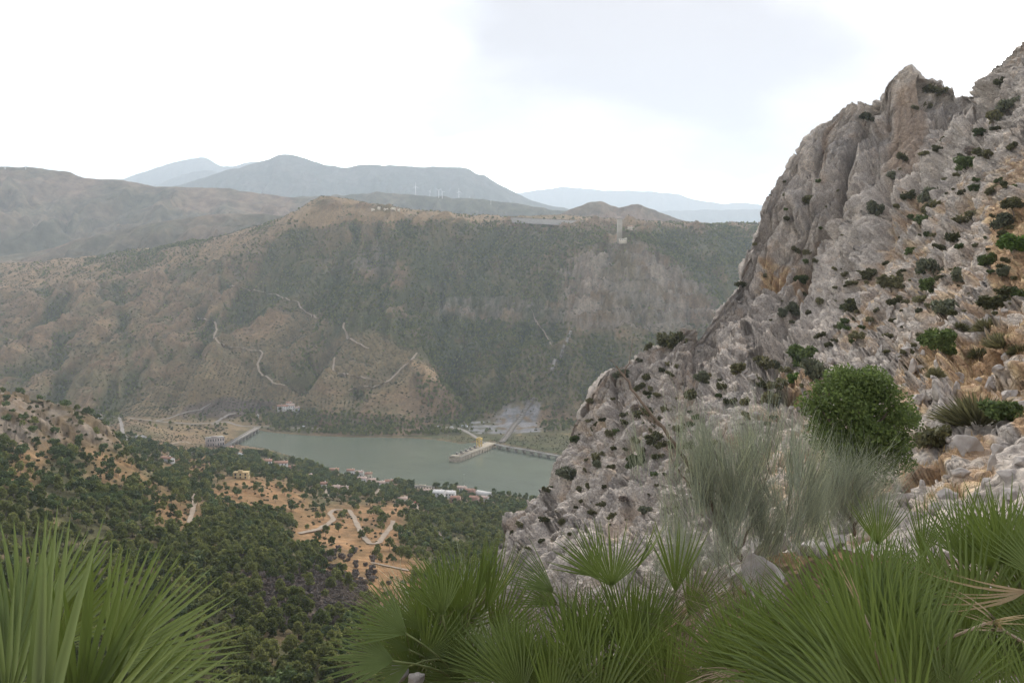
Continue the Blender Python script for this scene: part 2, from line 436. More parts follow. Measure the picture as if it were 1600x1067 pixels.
def hit(px, py, y0=180, y1=2900):
    """where the sight line of a photo pixel meets the terrain"""
    Ys = np.concatenate([np.arange(y0, 1200, 2.0), np.arange(1200, y1, 2.5)])
    w = unproj(np.full(len(Ys), px), np.full(len(Ys), py), Ys)
    below = w[:, 2] <= np.maximum(terr(w[:, 0], w[:, 1]), 0.0)
    k = int(np.argmax(below)) if below.any() else len(Ys) - 1
    p = w[k].copy(); p[2] = max(terr(p[0], p[1]), 0.0)
    return p

# ---- land cover: one colour per vertex, patches tied to the ground they lie on
ppx, ppy, _ = proj(GV)
wa = fbm(GV / 120, 3, 41) * 16 + fbm(GV / 26, 3, 44) * 10; wb = fbm(GV / 120, 3, 43) * 10 + fbm(GV / 26, 3, 45) * 6
qx, qy = ppx + wa, ppy + wb
isfar = (gy > 1270) | ((gy > 1120) & (ppx < 420))
C = {'brown': (0.180, 0.122, 0.074), 'tan': (0.275, 0.190, 0.110), 'orange': (0.31, 0.172, 0.085), 'green': (0.070, 0.082, 0.036), 'grey': (0.25, 0.215, 0.19),
     'purple': (0.115, 0.088, 0.080), 'pale': (0.36, 0.30, 0.235), 'olive': (0.185, 0.14, 0.08), 'scree': (0.20, 0.195, 0.205)}
C = {k: np.array(v) for k, v in C.items()}
col = np.tile(C['brown'], (len(gx), 1))
def lay(name, m, k=1.0):
    global col
    m = np.clip(m * k, 0, 1)[:, None]
    col = col * (1 - m) + C[name] * m
nz1 = fbm(GV / 60, 4, 51); nz2 = fbm(GV / 18, 3, 53); nz3 = fbm(GV / 200, 3, 57)
lay('tan', isfar * sstep(-0.1, 0.5, nz1) * 0.55)
lay('green', isfar * sstep(0.0, 0.5, nz3 + 0.4 * nz2) * 0.5)
FORS = [([(590, 352), (700, 345), (790, 352), (960, 360), (930, 385), (880, 400), (880, 450), (800, 470), (690, 460), (600, 410)], 0.75), ([(970, 362), (1190, 360), (1190, 480), (1120, 480), (1060, 430), (1010, 390), (975, 380)], 0.95),
 ([(500, 430), (560, 440), (630, 455), (610, 480), (560, 500), (520, 515), (500, 480)], 0.9), ([(630, 440), (850, 455), (830, 478), (700, 482), (630, 468)], 0.8), ([(560, 488), (700, 490), (800, 503), (860, 505), (790, 560), (720, 595), (690, 580), (640, 545), (570, 512)], 1.0),
 ([(690, 560), (850, 530), (1000, 525), (1160, 500), (1160, 660), (1000, 680), (850, 640), (700, 620)], 0.72), ([(430, 560), (470, 500), (520, 515), (500, 560), (460, 600)], 0.5), ([(430, 365), (560, 345), (600, 420), (520, 432), (440, 410)], 0.5), ([(360, 400), (450, 370), (470, 470), (400, 480)], 0.3)]
def forest(x, y):
    d = np.zeros(len(x))
    for p_, k_ in FORS: d = np.maximum(d, pm(x, y, p_, 10) * k_)
    return d
ffar = forest(qx, qy) * isfar
lay('green', isfar * sstep(-0.05, 0.25, gulg.ravel()), 0.7)
lay('green', ffar, 0.75)
lay('brown', ffar * sstep(0.1, 0.6, nz1 + 0.5 * nz2), 0.6)
OLIVE1 = [(535, 520), (600, 525), (650, 550), (640, 600), (575, 612), (500, 600), (490, 560)]
OLIVE2 = [(330, 520), (410, 540), (470, 480), (500, 500), (440, 600), (400, 560), (350, 545)]
OLIVE3 = [(180, 640), (300, 560), (390, 570), (430, 605), (560, 622), (560, 640), (420, 640), (260, 655), (190, 650)]
for o_ in (OLIVE1, OLIVE2, OLIVE3): lay('olive', pm(qx, qy, o_, 6) * isfar, 0.85)
lay('tan', pm(qx, qy, [(640, 560), (680, 575), (702, 605), (660, 610)], 6) * isfar, 0.8)
lay('purple', pm(qx, qy, [(258, 652), (300, 636), (345, 622), (425, 628), (425, 640), (360, 652)], 3) * isfar, 0.75)
lay('brown', prow, 0.5)
lay('grey', np.clip(prow * sstep(-0.35, 0.15, nz1 + 0.6 * nz2) + band * sstep(-0.3, 0.3, nz2) + band2 * 0.6, 0, 1), 0.6)
lay('tan', band * sstep(0.0, 0.5, nz1), 0.7)
lay('pale', prow * sstep(0.15, 0.5, nz1 + 0.3 * nz2), 0.4)
lay('tan', pm(qx, qy, [(465, 318), (520, 322), (600, 326), (700, 336), (790, 345), (770, 354), (650, 342), (560, 346), (500, 352), (440, 362)], 5) * isfar, 0.85)
lay('tan', (gy > 2120) * 1.0, 0.5)
lay('scree', sstep(-0.5, 0.1, nz2) * pm(qx + nz2 * 8, qy + nz1 * 8, [(735, 660), (800, 632), (838, 628), (842, 700), (790, 700), (740, 680)], 5) * isfar, 0.95)
lay('tan', pm(qx, qy, [(220, 660), (420, 650), (420, 668), (330, 690), (230, 680)], 6) * (gy > 1000), 0.6)
near = ~isfar
lay('green', near * 0.75)
lay('brown', near * sstep(0.05, 0.5, nz1), 0.7)
ORANGE = [[(345, 745), (400, 738), (450, 752), (490, 790), (470, 815), (420, 800), (350, 800), (318, 775)],
          [(460, 815), (520, 790), (600, 780), (642, 782), (630, 830), (610, 870), (570, 870), (520, 860), (450, 850)],
          [(490, 880), (560, 868), (640, 862), (680, 890), (640, 960), (560, 930)], [(280, 700), (340, 690), (330, 740), (240, 760), (250, 725)],
          [(120, 690), (220, 720), (230, 760), (150, 760)], [(30, 700), (90, 690), (60, 760), (0, 760)], [(220, 680), (280, 672), (290, 700), (230, 705)], [(230, 760), (330, 790), (320, 830), (250, 830)]]
for i_, o_ in enumerate(ORANGE): lay('orange', pm(qx, qy, o_, 15) * near * (0.75 + 0.35 * nz2), 1.0 if i_ in (0, 1, 2) else 0.75)
lay('tan', near * pm(qx, qy, [(430, 730), (830, 760), (830, 800), (620, 790), (470, 770)], 10), 0.35)
lay('purple', pm(qx, qy, [(390, 905), (470, 890), (570, 905), (560, 960), (480, 985), (400, 970)], 12) * near, 0.8)
lay('tan', near * sstep(0.25, 0.6, nz2) * 0.5)
lay('brown', (gy < 900) * pm(qx, qy, [(-200, 590), (0, 600), (90, 622), (180, 660), (200, 700), (0, 700), (-200, 690)], 10), 0.8)
lay('grey', spur * sstep(-0.1, 0.3, nz2), 0.55)
lay('green', near * (sd < 25) * (sd > 0), 0.6)
lay('brown', (sd < 5) * (sd > -4) * (gy > 850), 0.7)
col *= (1 + 0.22 * nz2 + 0.12 * fbm(GV / 6, 2, 61))[:, None]
col = np.clip(col, 0.02, 0.7)

m_ter, t_, b_ = new_mat('hillside_soil')
at_ = N(t_, 'ShaderNodeAttribute', attribute_name='cover')
f1_ = noise(t_, 0.22, 8, 0.7); f2_ = noise(t_, 0.035, 6, 0.6)
c_ = mixc(t_, 1.0, at_.outputs['Color'], ramp(t_, f1_, [(0.3, (0.62, 0.62, 0.62)), (0.7, (1.38, 1.34, 1.28))]), 'MULTIPLY')
c_ = mixc(t_, 1.0, c_, ramp(t_, f2_, [(0.35, (0.82, 0.84, 0.82)), (0.7, (1.15, 1.13, 1.1))]), 'MULTIPLY')
t_.links.new(c_, b_.inputs['Base Color']); b_.inputs['Roughness'].default_value = 0.95; b_.inputs['Specular IOR Level'].default_value = 0.1
bump(t_, b_, noise(t_, 0.35, 6, 0.65), 0.8, 1.2)
o = link('valley_hillside', mesh_np('valley_hillside', GV, grid_faces(ny, nx), m_ter, True, {'cover': col}))
tag(o, kind='structure')

# ---- base sheet far beyond everything
m_base, t_, b_ = new_mat('plain_soil')
t_.links.new(ramp(t_, noise(t_, 0.0012, 8), [(0.35, (0.11, 0.10, 0.065)), (0.65, (0.24, 0.18, 0.12))]), b_.inputs['Base Color']); b_.inputs['Roughness'].default_value = 1
S_ = 25500
gxx, gyy = np.meshgrid(np.linspace(-S_, S_, 41), np.linspace(-600, 23800, 41))
o = link('ground', mesh_np('ground', np.stack([gxx.ravel(), gyy.ravel(), -9 + 0 * gxx.ravel()], -1), grid_faces(41, 41), m_base))
tag(o, kind='structure')

# ---- lake
m_w, t_, b_ = new_mat('lake_water')
b_.inputs['Base Color'].default_value = (0.062, 0.082, 0.056, 1); b_.inputs['Roughness'].default_value = 0.22
b_.inputs['IOR'].default_value = 1.33; b_.inputs['Specular IOR Level'].default_value = 0.5
tcw = N(t_, 'ShaderNodeTexCoord'); mpw = N(t_, 'ShaderNodeMapping'); mpw.inputs['Scale'].default_value = (0.6, 1.0, 1); t_.links.new(tcw.outputs['Object'], mpw.inputs[0])
t_.links.new(ramp(t_, noise(t_, 0.006, 4, 0.5), [(0.35, (0.090, 0.108, 0.078)), (0.65, (0.115, 0.132, 0.092))]), b_.inputs['Base Color'])
bump(t_, b_, noise(t_, 0.5, 5, 0.6, mpw.outputs[0]), 0.10, 0.6)
lk = LAKE.copy(); ctr = lk.mean(0); 
lv = np.concatenate([lk + (lk - ctr) / np.linalg.norm(lk - ctr, axis=1, keepdims=True) * 14, [ctr]])
n_ = len(lk)
from mathutils.geometry import tessellate_polygon
tri = tessellate_polygon([[Vector((p[0], p[1], 0)) for p in lv[:n_]]])
tri = np.array([t if np.cross(lv[t[1]] - lv[t[0]], lv[t[2]] - lv[t[0]]) > 0 else (t[0], t[2], t[1]) for t in tri])
o = link('lake', mesh_np('lake', np.concatenate([lv[:n_], np.zeros((n_, 1))], 1), tri, m_w)); tag(o, kind='structure')

# ------------------------------------------------------------------ far hills: real ridges with front and back slopes
def ridge_mat(name, a, b, c):
    m, t, bs = new_mat(name)
    f = noise(t, 0.004, 8, 0.62); g = noise(t, 0.0011, 4); h = noise(t, 0.02, 6, 0.7)
    k = mixc(t, ramp(t, f, [(0.4, (0,) * 3), (0.6, (1,) * 3)]), a, b)
    k = mixc(t, ramp(t, g, [(0.45, (0,) * 3), (0.6, (0.7,) * 3)]), k, c)
    k = mixc(t, 1.0, k, ramp(t, h, [(0.35, (0.6,) * 3), (0.65, (1.3,) * 3)]), 'MULTIPLY')
    t.links.new(k, bs.inputs['Base Color']); bs.inputs['Roughness'].default_value = 1; bs.inputs['Specular IOR Level'].default_value = 0.05
    bump(t, bs, h, 0.9, 6)
    return m
def ridge(name, sky_px, Yc, front, back, zb, mat, gl=0.10, seed=0, nu=320, nv=90, rough=1.0, tilt=0.0):
    """skyline in photo pixels at distance Yc becomes a crest; slopes run down to zb in front and behind"""
    if Yc > 5000: Yc, front, back = Yc * 1.35, front * 1.35, back * 1.35
    s = np.array(sky_px, float)
    u = np.linspace(s[0, 0], s[-1, 0], nu)
    cpy = np.interp(u, s[:, 0], s[:, 1])
    k = np.ones(7) / 7; cpy = np.convolve(np.pad(cpy, 3, 'edge'), k, 'valid') * 0.6 + cpy * 0.4
    yc = Yc + tilt * (u - u.mean())
    cr = unproj(u, cpy, yc)
    hgt = cr[:, 2] - zb
    v = np.linspace(-1, 1, nv)
    v = np.sign(v) * np.abs(v) ** 1.25
    V = np.zeros((nv, nu, 3))
    for j, vv in enumerate(v):
        off = vv * (front if vv < 0 else back)
        y = cr[:, 1] + off
        prof = (1 - abs(vv)) ** (1.15 if vv < 0 else 1.0)
        V[j, :, 0] = cr[:, 0] * (1 + 0.3 * off / cr[:, 1]); V[j, :, 1] = y; V[j, :, 2] = zb + hgt * prof
    Q = V.reshape(-1, 3); a = np.repeat(np.abs(v), nu); hh = np.tile(hgt, nv)
    L = front * 0.22
    w = fbm(Q * [1, 1, 0] / L, 3, seed + 2) * 0.4
    g = ridged(np.stack([Q[:, 0] / L + w, Q[:, 1] / (L * 2.6), 0 * w + seed], -1), 4, seed)
    Q[:, 2] += (g - 0.5) * hh * gl * 2.4 * np.minimum(1, a * 4 + 0.02) * (1.1 - a)
    Q[:, 2] += fbm(Q / (L * 0.25), 4, seed + 8) * hh * 0.035 * rough * (0.25 + np.minimum(1, a * 3))
    o = link(name, mesh_np(name, Q, grid_faces(nv, nu), mat, True)); tag(o, kind='structure')
    return Q.reshape(nv, nu, 3), u
m_brown = ridge_mat('dry_hill', (0.23, 0.155, 0.105), (0.145, 0.12, 0.080), (0.085, 0.085, 0.055))
m_green = ridge_mat('wooded_hill', (0.10, 0.095, 0.06), (0.16, 0.13, 0.085), (0.07, 0.075, 0.045))
m_mtn = ridge_mat('mountain_rock', (0.075, 0.082, 0.068), (0.12, 0.112, 0.095), (0.06, 0.068, 0.055))
RB, RBu = ridge('brown_hills', [(-260, 255), (-100, 258), (0, 262), (50, 262), (110, 268), (130, 277), (190, 282), (240, 291), (300, 293), (360, 295), (400, 302), (450, 307), (520, 312), (600, 330), (700, 360), (800, 400)], 4100, 1500, 1200, 60, m_brown, 0.16, 3, 420, 150)
ridge('foot_hills', [(-260, 395), (0, 400), (60, 392), (130, 372), (200, 355), (260, 345), (330, 335), (400, 332), (470, 340), (560, 380)], 3000, 620, 600, 120, m_brown, 0.15, 12, 300, 70)
RG, RGu = ridge('rolling_hills', [(360, 322), (440, 309), (540, 304), (590, 300), (640, 303), (700, 308), (760, 312), (820, 320), (870, 328), (940, 335), (1050, 345), (1200, 352)], 4700, 900, 900, 60, m_green, 0.15, 17, 300, 70)
ridge('twin_hills', [(760, 352), (820, 345), (870, 336), (900, 323), (920, 316), (938, 314), (955, 320), (968, 325), (985, 320), (997, 318), (1010, 324), (1030, 330), (1055, 340), (1080, 350), (1130, 358)], 3500, 520, 520, 150, m_brown, 0.14, 23, 240, 70)
ridge('blue_mountain', [(200, 315), (240, 302), (280, 288), (320, 277), (360, 264), (400, 255), (425, 246), (440, 241), (455, 242), (480, 248), (510, 257), (535, 262), (555, 259), (580, 256), (610, 258), (660, 260), (700, 261), (730, 262), (740, 269), (746, 273), (755, 272), (770, 282), (800, 299), (830, 313), (860, 322), (880, 324), (900, 330), (1000, 345)], 6300, 1500, 1500, 100, m_mtn, 0.09, 31, 420, 110)
ridge('pale_mountain', [(60, 320), (150, 295), (190, 281), (215, 271), (250, 259), (280, 250), (310, 245), (325, 247), (342, 258), (360, 258), (385, 253), (420, 252), (500, 262), (620, 300)], 10500, 1900, 1600, 100, m_mtn, 0.09, 37, 260, 60)
ridge('pale_foothill', [(200, 300), (250, 285), (290, 270), (320, 264), (350, 268), (420, 285)], 8800, 900, 900, 100, m_mtn, 0.09, 39, 160, 40)
ridge('far_range', [(720, 330), (800, 303), (830, 298), (880, 291), (905, 293), (940, 297), (985, 297), (1020, 299), (1060, 303), (1090, 313), (1130, 318), (1165, 315), (1190, 320), (1300, 322), (1500, 318)], 14300, 1900, 1500, 100, m_mtn, 0.09, 41, 320, 60)
ridge('far_hills', [(860, 340), (930, 336), (1000, 332), (1040, 329), (1100, 327), (1190, 327), (1300, 330), (1500, 335)], 10800, 1300, 1200, 100, m_mtn, 0.09, 43, 260, 60)

# ------------------------------------------------------------------ haze
hb = MB().box(-25000, 25000, -500, 23500, -10.5, 2640)
m_h = bpy.data.materials.new('haze'); m_h.use_nodes = True; t_ = m_h.node_tree; t_.nodes.clear()
pv = N(t_, 'ShaderNodeVolumePrincipled'); pv.inputs['Density'].default_value = 0.80e-4; pv.inputs['Color'].default_value = (0.80, 0.90, 1.0, 1); pv.inputs['Anisotropy'].default_value = 0.25
ho = N(t_, 'ShaderNodeOutputMaterial'); t_.links.new(pv.outputs[0], ho.inputs['Volume'])
o = hb.build('haze', m_h); tag(o, kind='stuff')
# ------------------------------------------------------------------ limestone cliff on the right
SIL = [(735, 1090, 140), (770, 920, 155), (785, 850, 170), (800, 812, 178), (830, 795, 182), (858, 770, 185), (868, 735, 186), (882, 702, 190), (890, 682, 194), (902, 642, 196), (920, 610, 198), (937, 588, 200), (952, 573, 202), (966, 578, 204), (985, 563, 205), (1010, 547, 206), (1030, 540, 207), (1050, 532, 208), (1066, 514, 210), (1084, 513, 212), (1092, 532, 216), (1102, 518, 220), (1116, 494, 225), (1140, 464, 231), (1154, 450, 235), (1160, 420, 240), (1170, 390, 246), (1180, 364, 250), (1190, 334, 255), (1200, 308, 258), (1216, 282, 262), (1240, 246, 267), (1258, 221, 270), (1285, 195, 273), (1310, 175, 275), (1330, 160, 276), (1350, 160, 275), (1362, 166, 272), (1370, 148, 268), (1378, 128, 266), (1396, 113, 266), (1420, 102, 268), (1434, 108, 270), (1450, 117, 273), (1468, 124, 276), (1488, 137, 280), (1493, 153, 288), (1505, 150, 290), (1528, 147, 268), (1535, 130, 240), (1550, 108, 232), (1570, 95, 226), (1590, 72, 218), (1600, 62, 214), (1640, 30, 205), (1720, -20, 195)]
BOR = [((735, 1090), (730, 1180, 115)), ((785, 850), (790, 1160, 95)), ((890, 682), (930, 1130, 55)), ((1092, 532), (1150, 1040, 24)), ((1190, 334), (1330, 930, 13)), ((1330, 160), (1560, 930, 9.5)), ((1420, 102), (1740, 800, 11)), ((1488, 137), (1770, 620, 18)), ((1535, 130), (1770, 380, 46)), ((1600, 62), (1770, 210, 92)), ((1720, -20), (1770, 40, 175))]
INT = [(900, 800, 150), (950, 700, 168), (1000, 620, 184), (1050, 700, 135), (1000, 850, 95), (1100, 800, 78), (1100, 600, 172), (1150, 560, 182), (1205, 560, 172), (1220, 480, 212), (1250, 350, 240), (1300, 250, 258), (1300, 400, 228), (1260, 500, 198), (1280, 560, 140), (1300, 600, 100), (1350, 450, 178), (1400, 350, 196), (1400, 450, 150), (1400, 550, 92), (1450, 250, 228), (1460, 350, 170), (1500, 200, 226), (1500, 300, 172), (1500, 400, 120), (1500, 500, 72), (1500, 600, 42), (1450, 650, 34), (1500, 700, 27), (1580, 700, 23), (1580, 600, 36), (1580, 500, 58), (1580, 400, 88), (1580, 300, 125), (1580, 200, 168), (1350, 700, 42), (1250, 700, 58), (1200, 650, 88), (1200, 750, 50), (1150, 700, 90), (1300, 800, 26), (1450, 780, 20), (1560, 800, 16), (1400, 200, 258), (1100, 700, 115), (900, 870, 110), (1050, 560, 190)]
sil = np.array(SIL, float)
def dens(a, n):
    d = np.concatenate([[0], np.cumsum(np.hypot(np.diff(a[:, 0]), np.diff(a[:, 1])))])
    t = np.linspace(0, d[-1], n)
    return np.stack([np.interp(t, d, a[:, k]) for k in range(a.shape[1])], -1), t, d
NS, NT, NB = 760, 600, 44
SL, st, sdist = dens(sil, NS)
bt = [sdist[min(range(len(SIL)), key=lambda i: abs(SIL[i][0] - k[0]) + abs(SIL[i][1] - k[1]))] for k, _ in BOR]
BL = np.stack([np.interp(st, bt, [b[1][k] for b in BOR]) for k in range(3)], -1)
sub = sil[::1]
ctl = np.array(list(map(tuple, sub)) + [b[1] for b in BOR] + INT, float)
cfit = tps_fit(ctl[:, :2] / 200.0, np.log(ctl[:, 2]), 2e-3)
tt = np.linspace(0, 1, NT) ** 1.1
QX = SL[None, :, 0] * (1 - tt[:, None]) + BL[None, :, 0] * tt[:, None]
QY = SL[None, :, 1] * (1 - tt[:, None]) + BL[None, :, 1] * tt[:, None]
QD = np.exp(tps_eval(cfit, np.stack([QX.ravel(), QY.ravel()], -1) / 200.0)).reshape(QX.shape)
blend = np.exp(-tt * 25)[:, None]
QD = QD * (1 - blend) + SL[None, :, 2] * blend
CP = unproj(QX, QY, QD)
# back of the massif: from the crest it curls away from the valley side and down
S0 = CP[0]
view = S0 - np.array([0, 0, CAMZ]); view /= np.linalg.norm(view, axis=1, keepdims=True)
tang = np.gradient(SL[:, :2], axis=0); ker = np.ones(41) / 41
tang = np.stack([np.convolve(np.pad(tang[:, k], 20, 'edge'), ker, 'valid') for k in (0, 1)], -1)
tang /= np.linalg.norm(tang, axis=1, keepdims=True)
outw = np.stack([tang[:, 1], 0 * tang[:, 0], tang[:, 0]], -1)         # image-outward (left / up) as world x,z
outw = np.where((outw[:, 2:3] * 1 + -outw[:, 0:1]) < 0, -outw, outw)
th = np.linspace(0, math.radians(150), NB + 1)[1:]
R_ = np.interp(np.arange(NS), [0, NS * 0.2, NS * 0.5, NS], [12, 16, 32, 36])[:, None]
BK = np.stack([S0 + R_ * 1.5 * (np.sin(a) * view - (1 - np.cos(a)) * outw) for a in th], 0)[::-1]
CPF = np.concatenate([BK, CP], 0)
nr = CPF.shape[0]
def gnorm(G):
    du = np.gradient(G, axis=1); dv = np.gradient(G, axis=0)
    n = np.cross(du, dv); n /= np.linalg.norm(n, axis=-1, keepdims=True) + 1e-9
    return n
def gsmooth(G, k):
    for ax in (0, 1):
        pad = [(0, 0)] * 3; pad[ax] = (k, k)
        A = np.cumsum(np.pad(G, [(k + 1, k) if i == ax else (0, 0) for i in range(3)], 'edge'), axis=ax)
        G = (np.take(A, range(2 * k + 1, A.shape[ax]), ax) - np.take(A, range(0, A.shape[ax] - 2 * k - 1), ax)) / (2 * k + 1)
    return G
nrm = gsmooth(gnorm(CPF), 14)
nrm /= np.linalg.norm(nrm, axis=-1, keepdims=True) + 1e-9
# make the front point to the camera
tocam = np.array([0, 0, CAMZ]) - CPF[NB:]
if (nrm[NB:] * tocam).sum(-1).mean() < 0: nrm = -nrm
P = CPF.reshape(-1, 3); Nn = nrm.reshape(-1, 3)
dist = P[:, 1]
ipx = np.concatenate([np.repeat(SL[None, :, 0], NB, 0), QX], 0).ravel(); ipy = np.concatenate([np.repeat(SL[None, :, 1], NB, 0), QY], 0).ravel()
T_ = np.array([0.46, 0.30, 0.83]); T_ /= np.linalg.norm(T_)
Q_ = np.array([0.60, 0.66, 0.43]); Q_ -= T_ * (Q_ @ T_); Q_ /= np.linalg.norm(Q_)
B_ = np.cross(T_, Q_)
wrp = np.stack([fbm(P / 18, 3, s) for s in (101, 103, 105)], -1)
PW = P + wrp * 1.6
cb, ct, cq = PW @ B_, PW @ T_, PW @ Q_
face = pm(ipx, ipy, [(1150, 640), (1180, 330), (1320, 150), (1420, 95), (1500, 140), (1440, 270), (1380, 330), (1330, 470), (1260, 560), (1200, 640)], 25)   # slabby upper wall
lowr = pm(ipx, ipy, [(770, 900), (900, 660), (1080, 500), (1200, 560), (1260, 700), (1100, 900)], 25)                                                   # blocky lower nose
slope = np.clip(1 - face - lowr, 0, 1)
big = np.clip((dist - 40) / 110, 0, 1); mid = np.clip((dist - 12) / 50, 0.12, 1)
D = np.zeros(len(P))
f1, f2, ci, tl = voro(np.stack([cb / 6.5, ct / 45, cq / 30], -1), 11, True)
D += big * (0.35 + 0.65 * face) * ((ci - 0.5) * 4.6 + tl * 4.0 - 2.5 * np.exp(-(f2 - f1) / 0.035))
f1, f2, ci, tl = voro(np.stack([cb / 2.6, ct / 11, cq / 8], -1), 12, True)
D += mid * (0.45 + 0.55 * big) * ((ci - 0.5) * (1.2 + 0.5 * lowr) + tl * 2.4 - 1.7 * np.exp(-(f2 - f1) / 0.06))
f1, f2, ci, tl = voro(np.stack([cb / 1.2, ct / 2.6, cq / 2.2], -1), 13, True)
rough_ = 0.6 + 0.4 * np.clip(lowr + slope, 0, 1)
D += mid * rough_ * ((ci - 0.5) * 0.6 + tl * 1.1 - 0.85 * np.exp(-(f2 - f1) / 0.07))
f1, f2, ci3, tl = voro(np.stack([cb / 0.45, ct / 0.8, cq / 0.8], -1), 14, True)
D += (0.3 + 0.4 * mid) * (1.15 - 0.75 * big) * ((ci3 - 0.5) * 0.36 + tl * 0.34 - 0.12 * np.exp(-(f2 - f1) / 0.08))
D += big * fbm(P / 24, 3, 111) * 2.4 + mid * fbm(P / 5, 3, 117) * 0.25 + fbm(P / 0.9, 3, 119) * 0.06
sb = (cb + fbm(P / 30, 3, 155) * 2.5) / 10.5; fb = sb - np.floor(sb)
D += big * (0.35 + 0.65 * face) * ((fb - 0.5) * 4.2 - 2.2 * np.exp(-np.minimum(fb, 1 - fb) / 0.03))
sb = (cb + fbm(P / 14, 3, 151) * 1.6) / 3.4; fb = sb - np.floor(sb); hb2 = hashf(np.floor(sb).astype(np.int64), 0 * fb.astype(np.int64), 0 * fb.astype(np.int64), 77)
D += mid * (0.5 + 0.5 * big) * ((fb - 0.5) * 2.1 * (0.4 + hb2) - 1.2 * np.exp(-np.minimum(fb, 1 - fb) / 0.05) * (hb2 > .35))     # long bedding ledges
sb = (cb + fbm(P / 6, 3, 153) * 0.6) / 0.95; fb = sb - np.floor(sb)
D += mid * (0.35 + 0.65 * slope) * (fb - 0.5) * 0.6
D += slope * mid * (ridged(np.stack([cb / 4.5, ct / 16, cq / 14], -1), 3, 121) - 0.5) * 1.2     # upright plates on the open slope
def groove(line, w, depth): 
    global D
    d = line_d(ipx + wrp[:, 0] * 8, ipy + wrp[:, 1] * 8, line); D = D - depth * np.exp(-(d / w) ** 2)
front = np.concatenate([np.zeros(NB * NS), np.ones(NT * NS)])
for ln, w, dp in [([(1352, 190), (1338, 225), (1322, 270), (1303, 330), (1280, 390), (1262, 440)], 7, 8), ([(1392, 300), (1384, 345), (1372, 395), (1356, 430)], 12, 6),
                  ([(1270, 420), (1235, 520), (1205, 590)], 8, 4), ([(1300, 200), (1275, 280), (1245, 370)], 6, 3.0), ([(960, 590), (962, 640), (955, 690)], 5, 3.5), ([(1092, 535), (1085, 600), (1060, 660)], 6, 3),
                  ([(1225, 500), (1212, 545), (1196, 600)], 7, 5), ([(1490, 160), (1460, 230), (1420, 290)], 10, 4), ([(920, 690), (908, 740), (890, 790)], 6, 2.5),
                  ([(1575, 130), (1510, 205), (1470, 256), (1420, 300), (1370, 352), (1338, 410)], 9, -4.5), ([(1560, 340), (1532, 407), (1512, 502), (1495, 563), (1475, 645)], 9, -1.3),
                  ([(1368, 190), (1345, 280), (1315, 370), (1292, 430)], 10, -4), ([(1345, 470), (1300, 560)], 10, -2.0), ([(1200, 480), (1150, 560), (1110, 640)], 12, -3)]:
    groove(ln, w, dp)
tower = pm(ipx, ipy, [(1368, 160), (1380, 120), (1420, 96), (1440, 110), (1438, 200), (1425, 270), (1385, 290), (1362, 250)], 5)
D += tower * 2.0
wall_s = pm(ipx, ipy, [(1400, 140), (1440, 120), (1450, 200), (1430, 265), (1385, 285)], 8)
D = D * (1 - 0.5 * wall_s)
tfull = np.concatenate([np.zeros(NB), tt]); damp = (0.4 + 0.6 * sstep(0.0, 0.05, tfull))
D = D * np.repeat(damp, NS)
CV = P + Nn * D[:, None]
vx, vy, vd = proj(CV)
# colours: grey limestone, rusty stains, dry grass and earth in the pockets
n1 = fbm(P / 7, 4, 131); n2 = fbm(P / 1.6, 4, 133); n3 = fbm(P / 25, 3, 137)
ccol = np.tile(np.array((0.405, 0.362, 0.322)), (len(P), 1))
def cl(c, m):
    global ccol
    m = np.clip(m, 0, 1)[:, None]; ccol = ccol * (1 - m) + np.array(c) * m
cl((0.53, 0.47, 0.415), sstep(0.0, 0.6, n1 + 0.5 * n2) * 0.7)
cl((0.29, 0.265, 0.245), sstep(0.15, 0.6, n3 - 0.4 * n2) * 0.6)
cl((0.40, 0.285, 0.20), sstep(0.25, 0.7, fbm(np.stack([cb / 3, ct / 14, cq / 6], -1), 3, 139)) * 0.45)
cl((0.30, 0.225, 0.165), wall_s * 0.8)
gm = np.zeros(len(P))
for poly, k in [([(1385, 330), (1430, 300), (1480, 310), (1560, 230), (1620, 200), (1640, 560), (1500, 560), (1420, 560), (1330, 560), (1290, 540), (1340, 440)], 0.62), ([(1185, 405), (1235, 402), (1250, 420), (1215, 450), (1180, 470)], 0.9),
                ([(1280, 365), (1300, 360), (1275, 430), (1262, 430)], 0.7), ([(1555, 330), (1640, 300), (1640, 470), (1560, 470), (1545, 420)], 1.15), ([(1440, 540), (1520, 520), (1640, 500), (1640, 720), (1560, 650), (1440, 600)], 1.0),
                ([(1220, 590), (1300, 570), (1290, 640), (1220, 640)], 1.0), ([(1395, 560), (1450, 560), (1460, 720), (1400, 690)], 0.7), ([(1400, 720), (1560, 680), (1560, 760), (1400, 790)], 0.75), ([(1150, 640), (1400, 640), (1400, 860), (1150, 860)], 0.55),
                ([(1230, 420), (1300, 400), (1290, 470), (1220, 470)], 0.55), ([(850, 640), (1100, 560), (1200, 700), (1000, 850), (820, 850)], 0.35)]:
    gm = np.maximum(gm, pm(ipx, ipy, poly, 12) * k)
gm = gm * sstep(0.05, 0.45, gm * 0.75 - 0.25 + 0.65 * fbm(P / 3.5, 4, 141) - 0.10 * D / (0.4 + mid)) * front
gcol = np.where((n2 > 0.1)[:, None], np.array((0.47, 0.345, 0.205)), np.array((0.39, 0.262, 0.16)))
mm = np.clip(gm * 1.25, 0, 1)[:, None]; ccol = ccol * (1 - mm) + gcol * mm
ccol *= (1.13 + 0.24 * n2 + 0.12 * n1)[:, None]; ccol = np.clip(ccol, 0.05, 0.7)
m_cl, t_, b_ = new_mat('limestone_cliff')
at_ = N(t_, 'ShaderNodeAttribute', attribute_name='cover')
